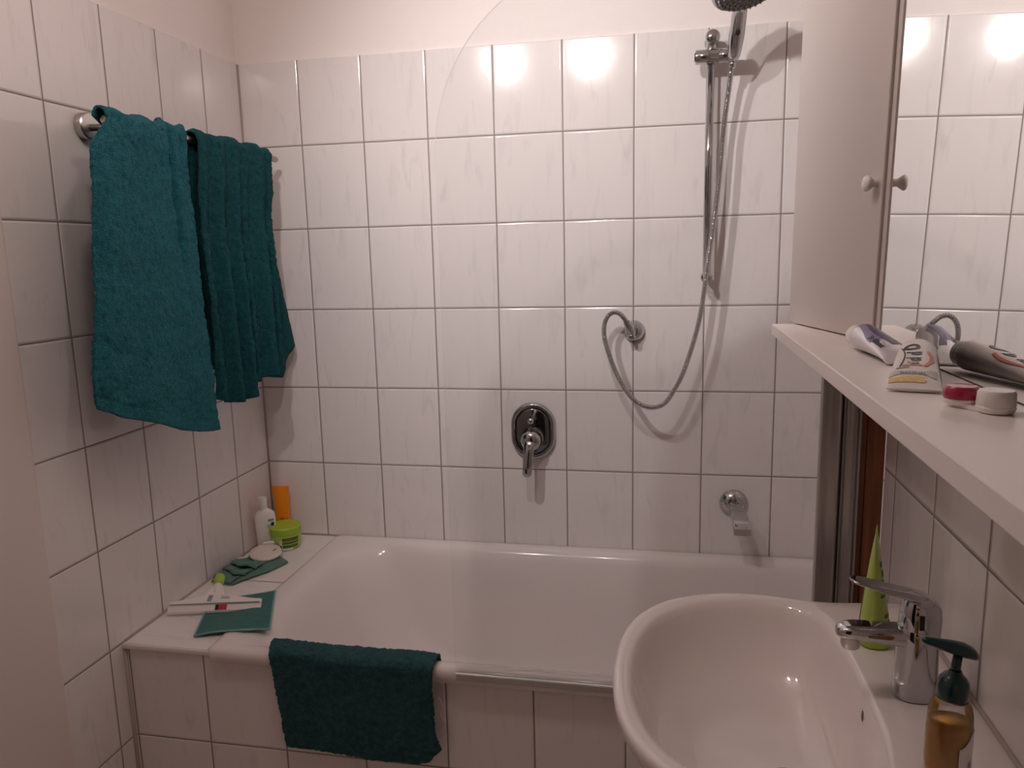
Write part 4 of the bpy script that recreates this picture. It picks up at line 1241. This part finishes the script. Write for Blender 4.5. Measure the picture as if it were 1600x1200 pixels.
# ================================================================== BATH MAT OVER THE TUB EDGE
def matp(u, v, amp=0.0026):
    # u 0..1 left-right, v 0..1 from inside the tub over the rim down the front
    L1, L2, L3 = 0.16, 0.045, 0.205       # inside, top, front lengths
    s = v * (L1 + L2 + L3)
    yi, yo = -0.722, -0.782
    zt_ = 0.590 + 0.006 * exp(-((u - 0.06) / 0.1) ** 2)
    if s < L1:
        k = 1 - s / L1
        y = yi + 0.055 * k; z = zt_ - 0.006 - L1 * k
        nv_ = Vector((0, 1, 0.2))
    elif s < L1 + L2:
        k = (s - L1) / L2; a = pi * k
        y = (yi + yo) / 2 + cos(a) * (yi - yo) / 2; z = zt_ - 0.006 + sin(a) * 0.008
        nv_ = Vector((0, cos(a), 0.4 + sin(a)))
    else:
        k = (s - L1 - L2) / L3
        low = interp(u, [0, .35, .85, .93, 1], [0.362, 0.357, 0.352, 0.360, 0.392])
        z = zt_ - 0.006 - (zt_ - 0.006 - low) * k
        y = yo - 0.004 + 0.002 * sin(u * 9) - 0.003 * k
        nv_ = Vector((0, -1, 0))
    xl = interp(v, [0, .40, .5, 1], [0.390, 0.388, 0.410, 0.438]); xr = interp(v, [0, .42, .50, .56, .9, 1], [0.79, 0.800, 0.800, 0.797, 0.800, 0.812])
    x = xl + (xr - xl) * u
    p = Vector((x, y, z))
    d = fuzz(p, amp, 130) + 0.002 * noise.noise(p * 18)
    nv_.normalize()
    p += nv_ * d + Vector((fuzz(p + Vector((2, 2, 2)), amp), 0, fuzz(p + Vector((4, 1, 2)), amp * .8)))
    return p
bm_ = sheet('bath_mat', matp, 150, 170, M['mat'], None, solid=0.008, origin=(0.6, -0.775, 0.590), soff=0)
tag(bm_, 'thick dark teal terry mat folded over the front edge of the bathtub', 'bath mat')

obj('loose_thread', tube(spline([(0.812, -0.786, 0.520), (0.822, -0.789, 0.500), (0.815, -0.787, 0.480), (0.826, -0.790, 0.462), (0.817, -0.787, 0.440), (0.822, -0.788, 0.415), (0.816, -0.787, 0.400)], 60), 0.0007, 6), M['cream_pl'], bm_, label='pale loose threads')

# ================================================================== CEILING LAMP (seen in the reflections)
cl = thing('ceiling_lamp', 'white ceiling lamp with two lit spots above the bathroom', 'ceiling lamp', (0.77, -1.31, CE))
obj('mount_bar', box(0.50, 1.04, -1.34, -1.28, CE - 0.025, CE - 0.0005), M['white_pl'], cl, bevel=0.004)
for (p, a) in zip(LAMPS, AIMS):
    p = Vector(p); d = (Vector(a) - p).normalized()
    cup = obj('lamp_cup', join(lathe(p, d, [(0.012, -0.060), (0.026, -0.055), (0.036, -0.030), (0.038, 0.004), (0.035, 0.004), (0.033, -0.010)], 36, cap1=False), tube([p - d * 0.05, Vector((p.x, -1.31, CE - 0.02))], 0.006, 12)), M['white_pl'], cl, angle=50)
    obj('bulb', lathe(p, d, [(0.032, -0.012), (0.030, -0.004), (0.020, 0.001), (0.004, 0.002)], 32), M['bulb'], cup)
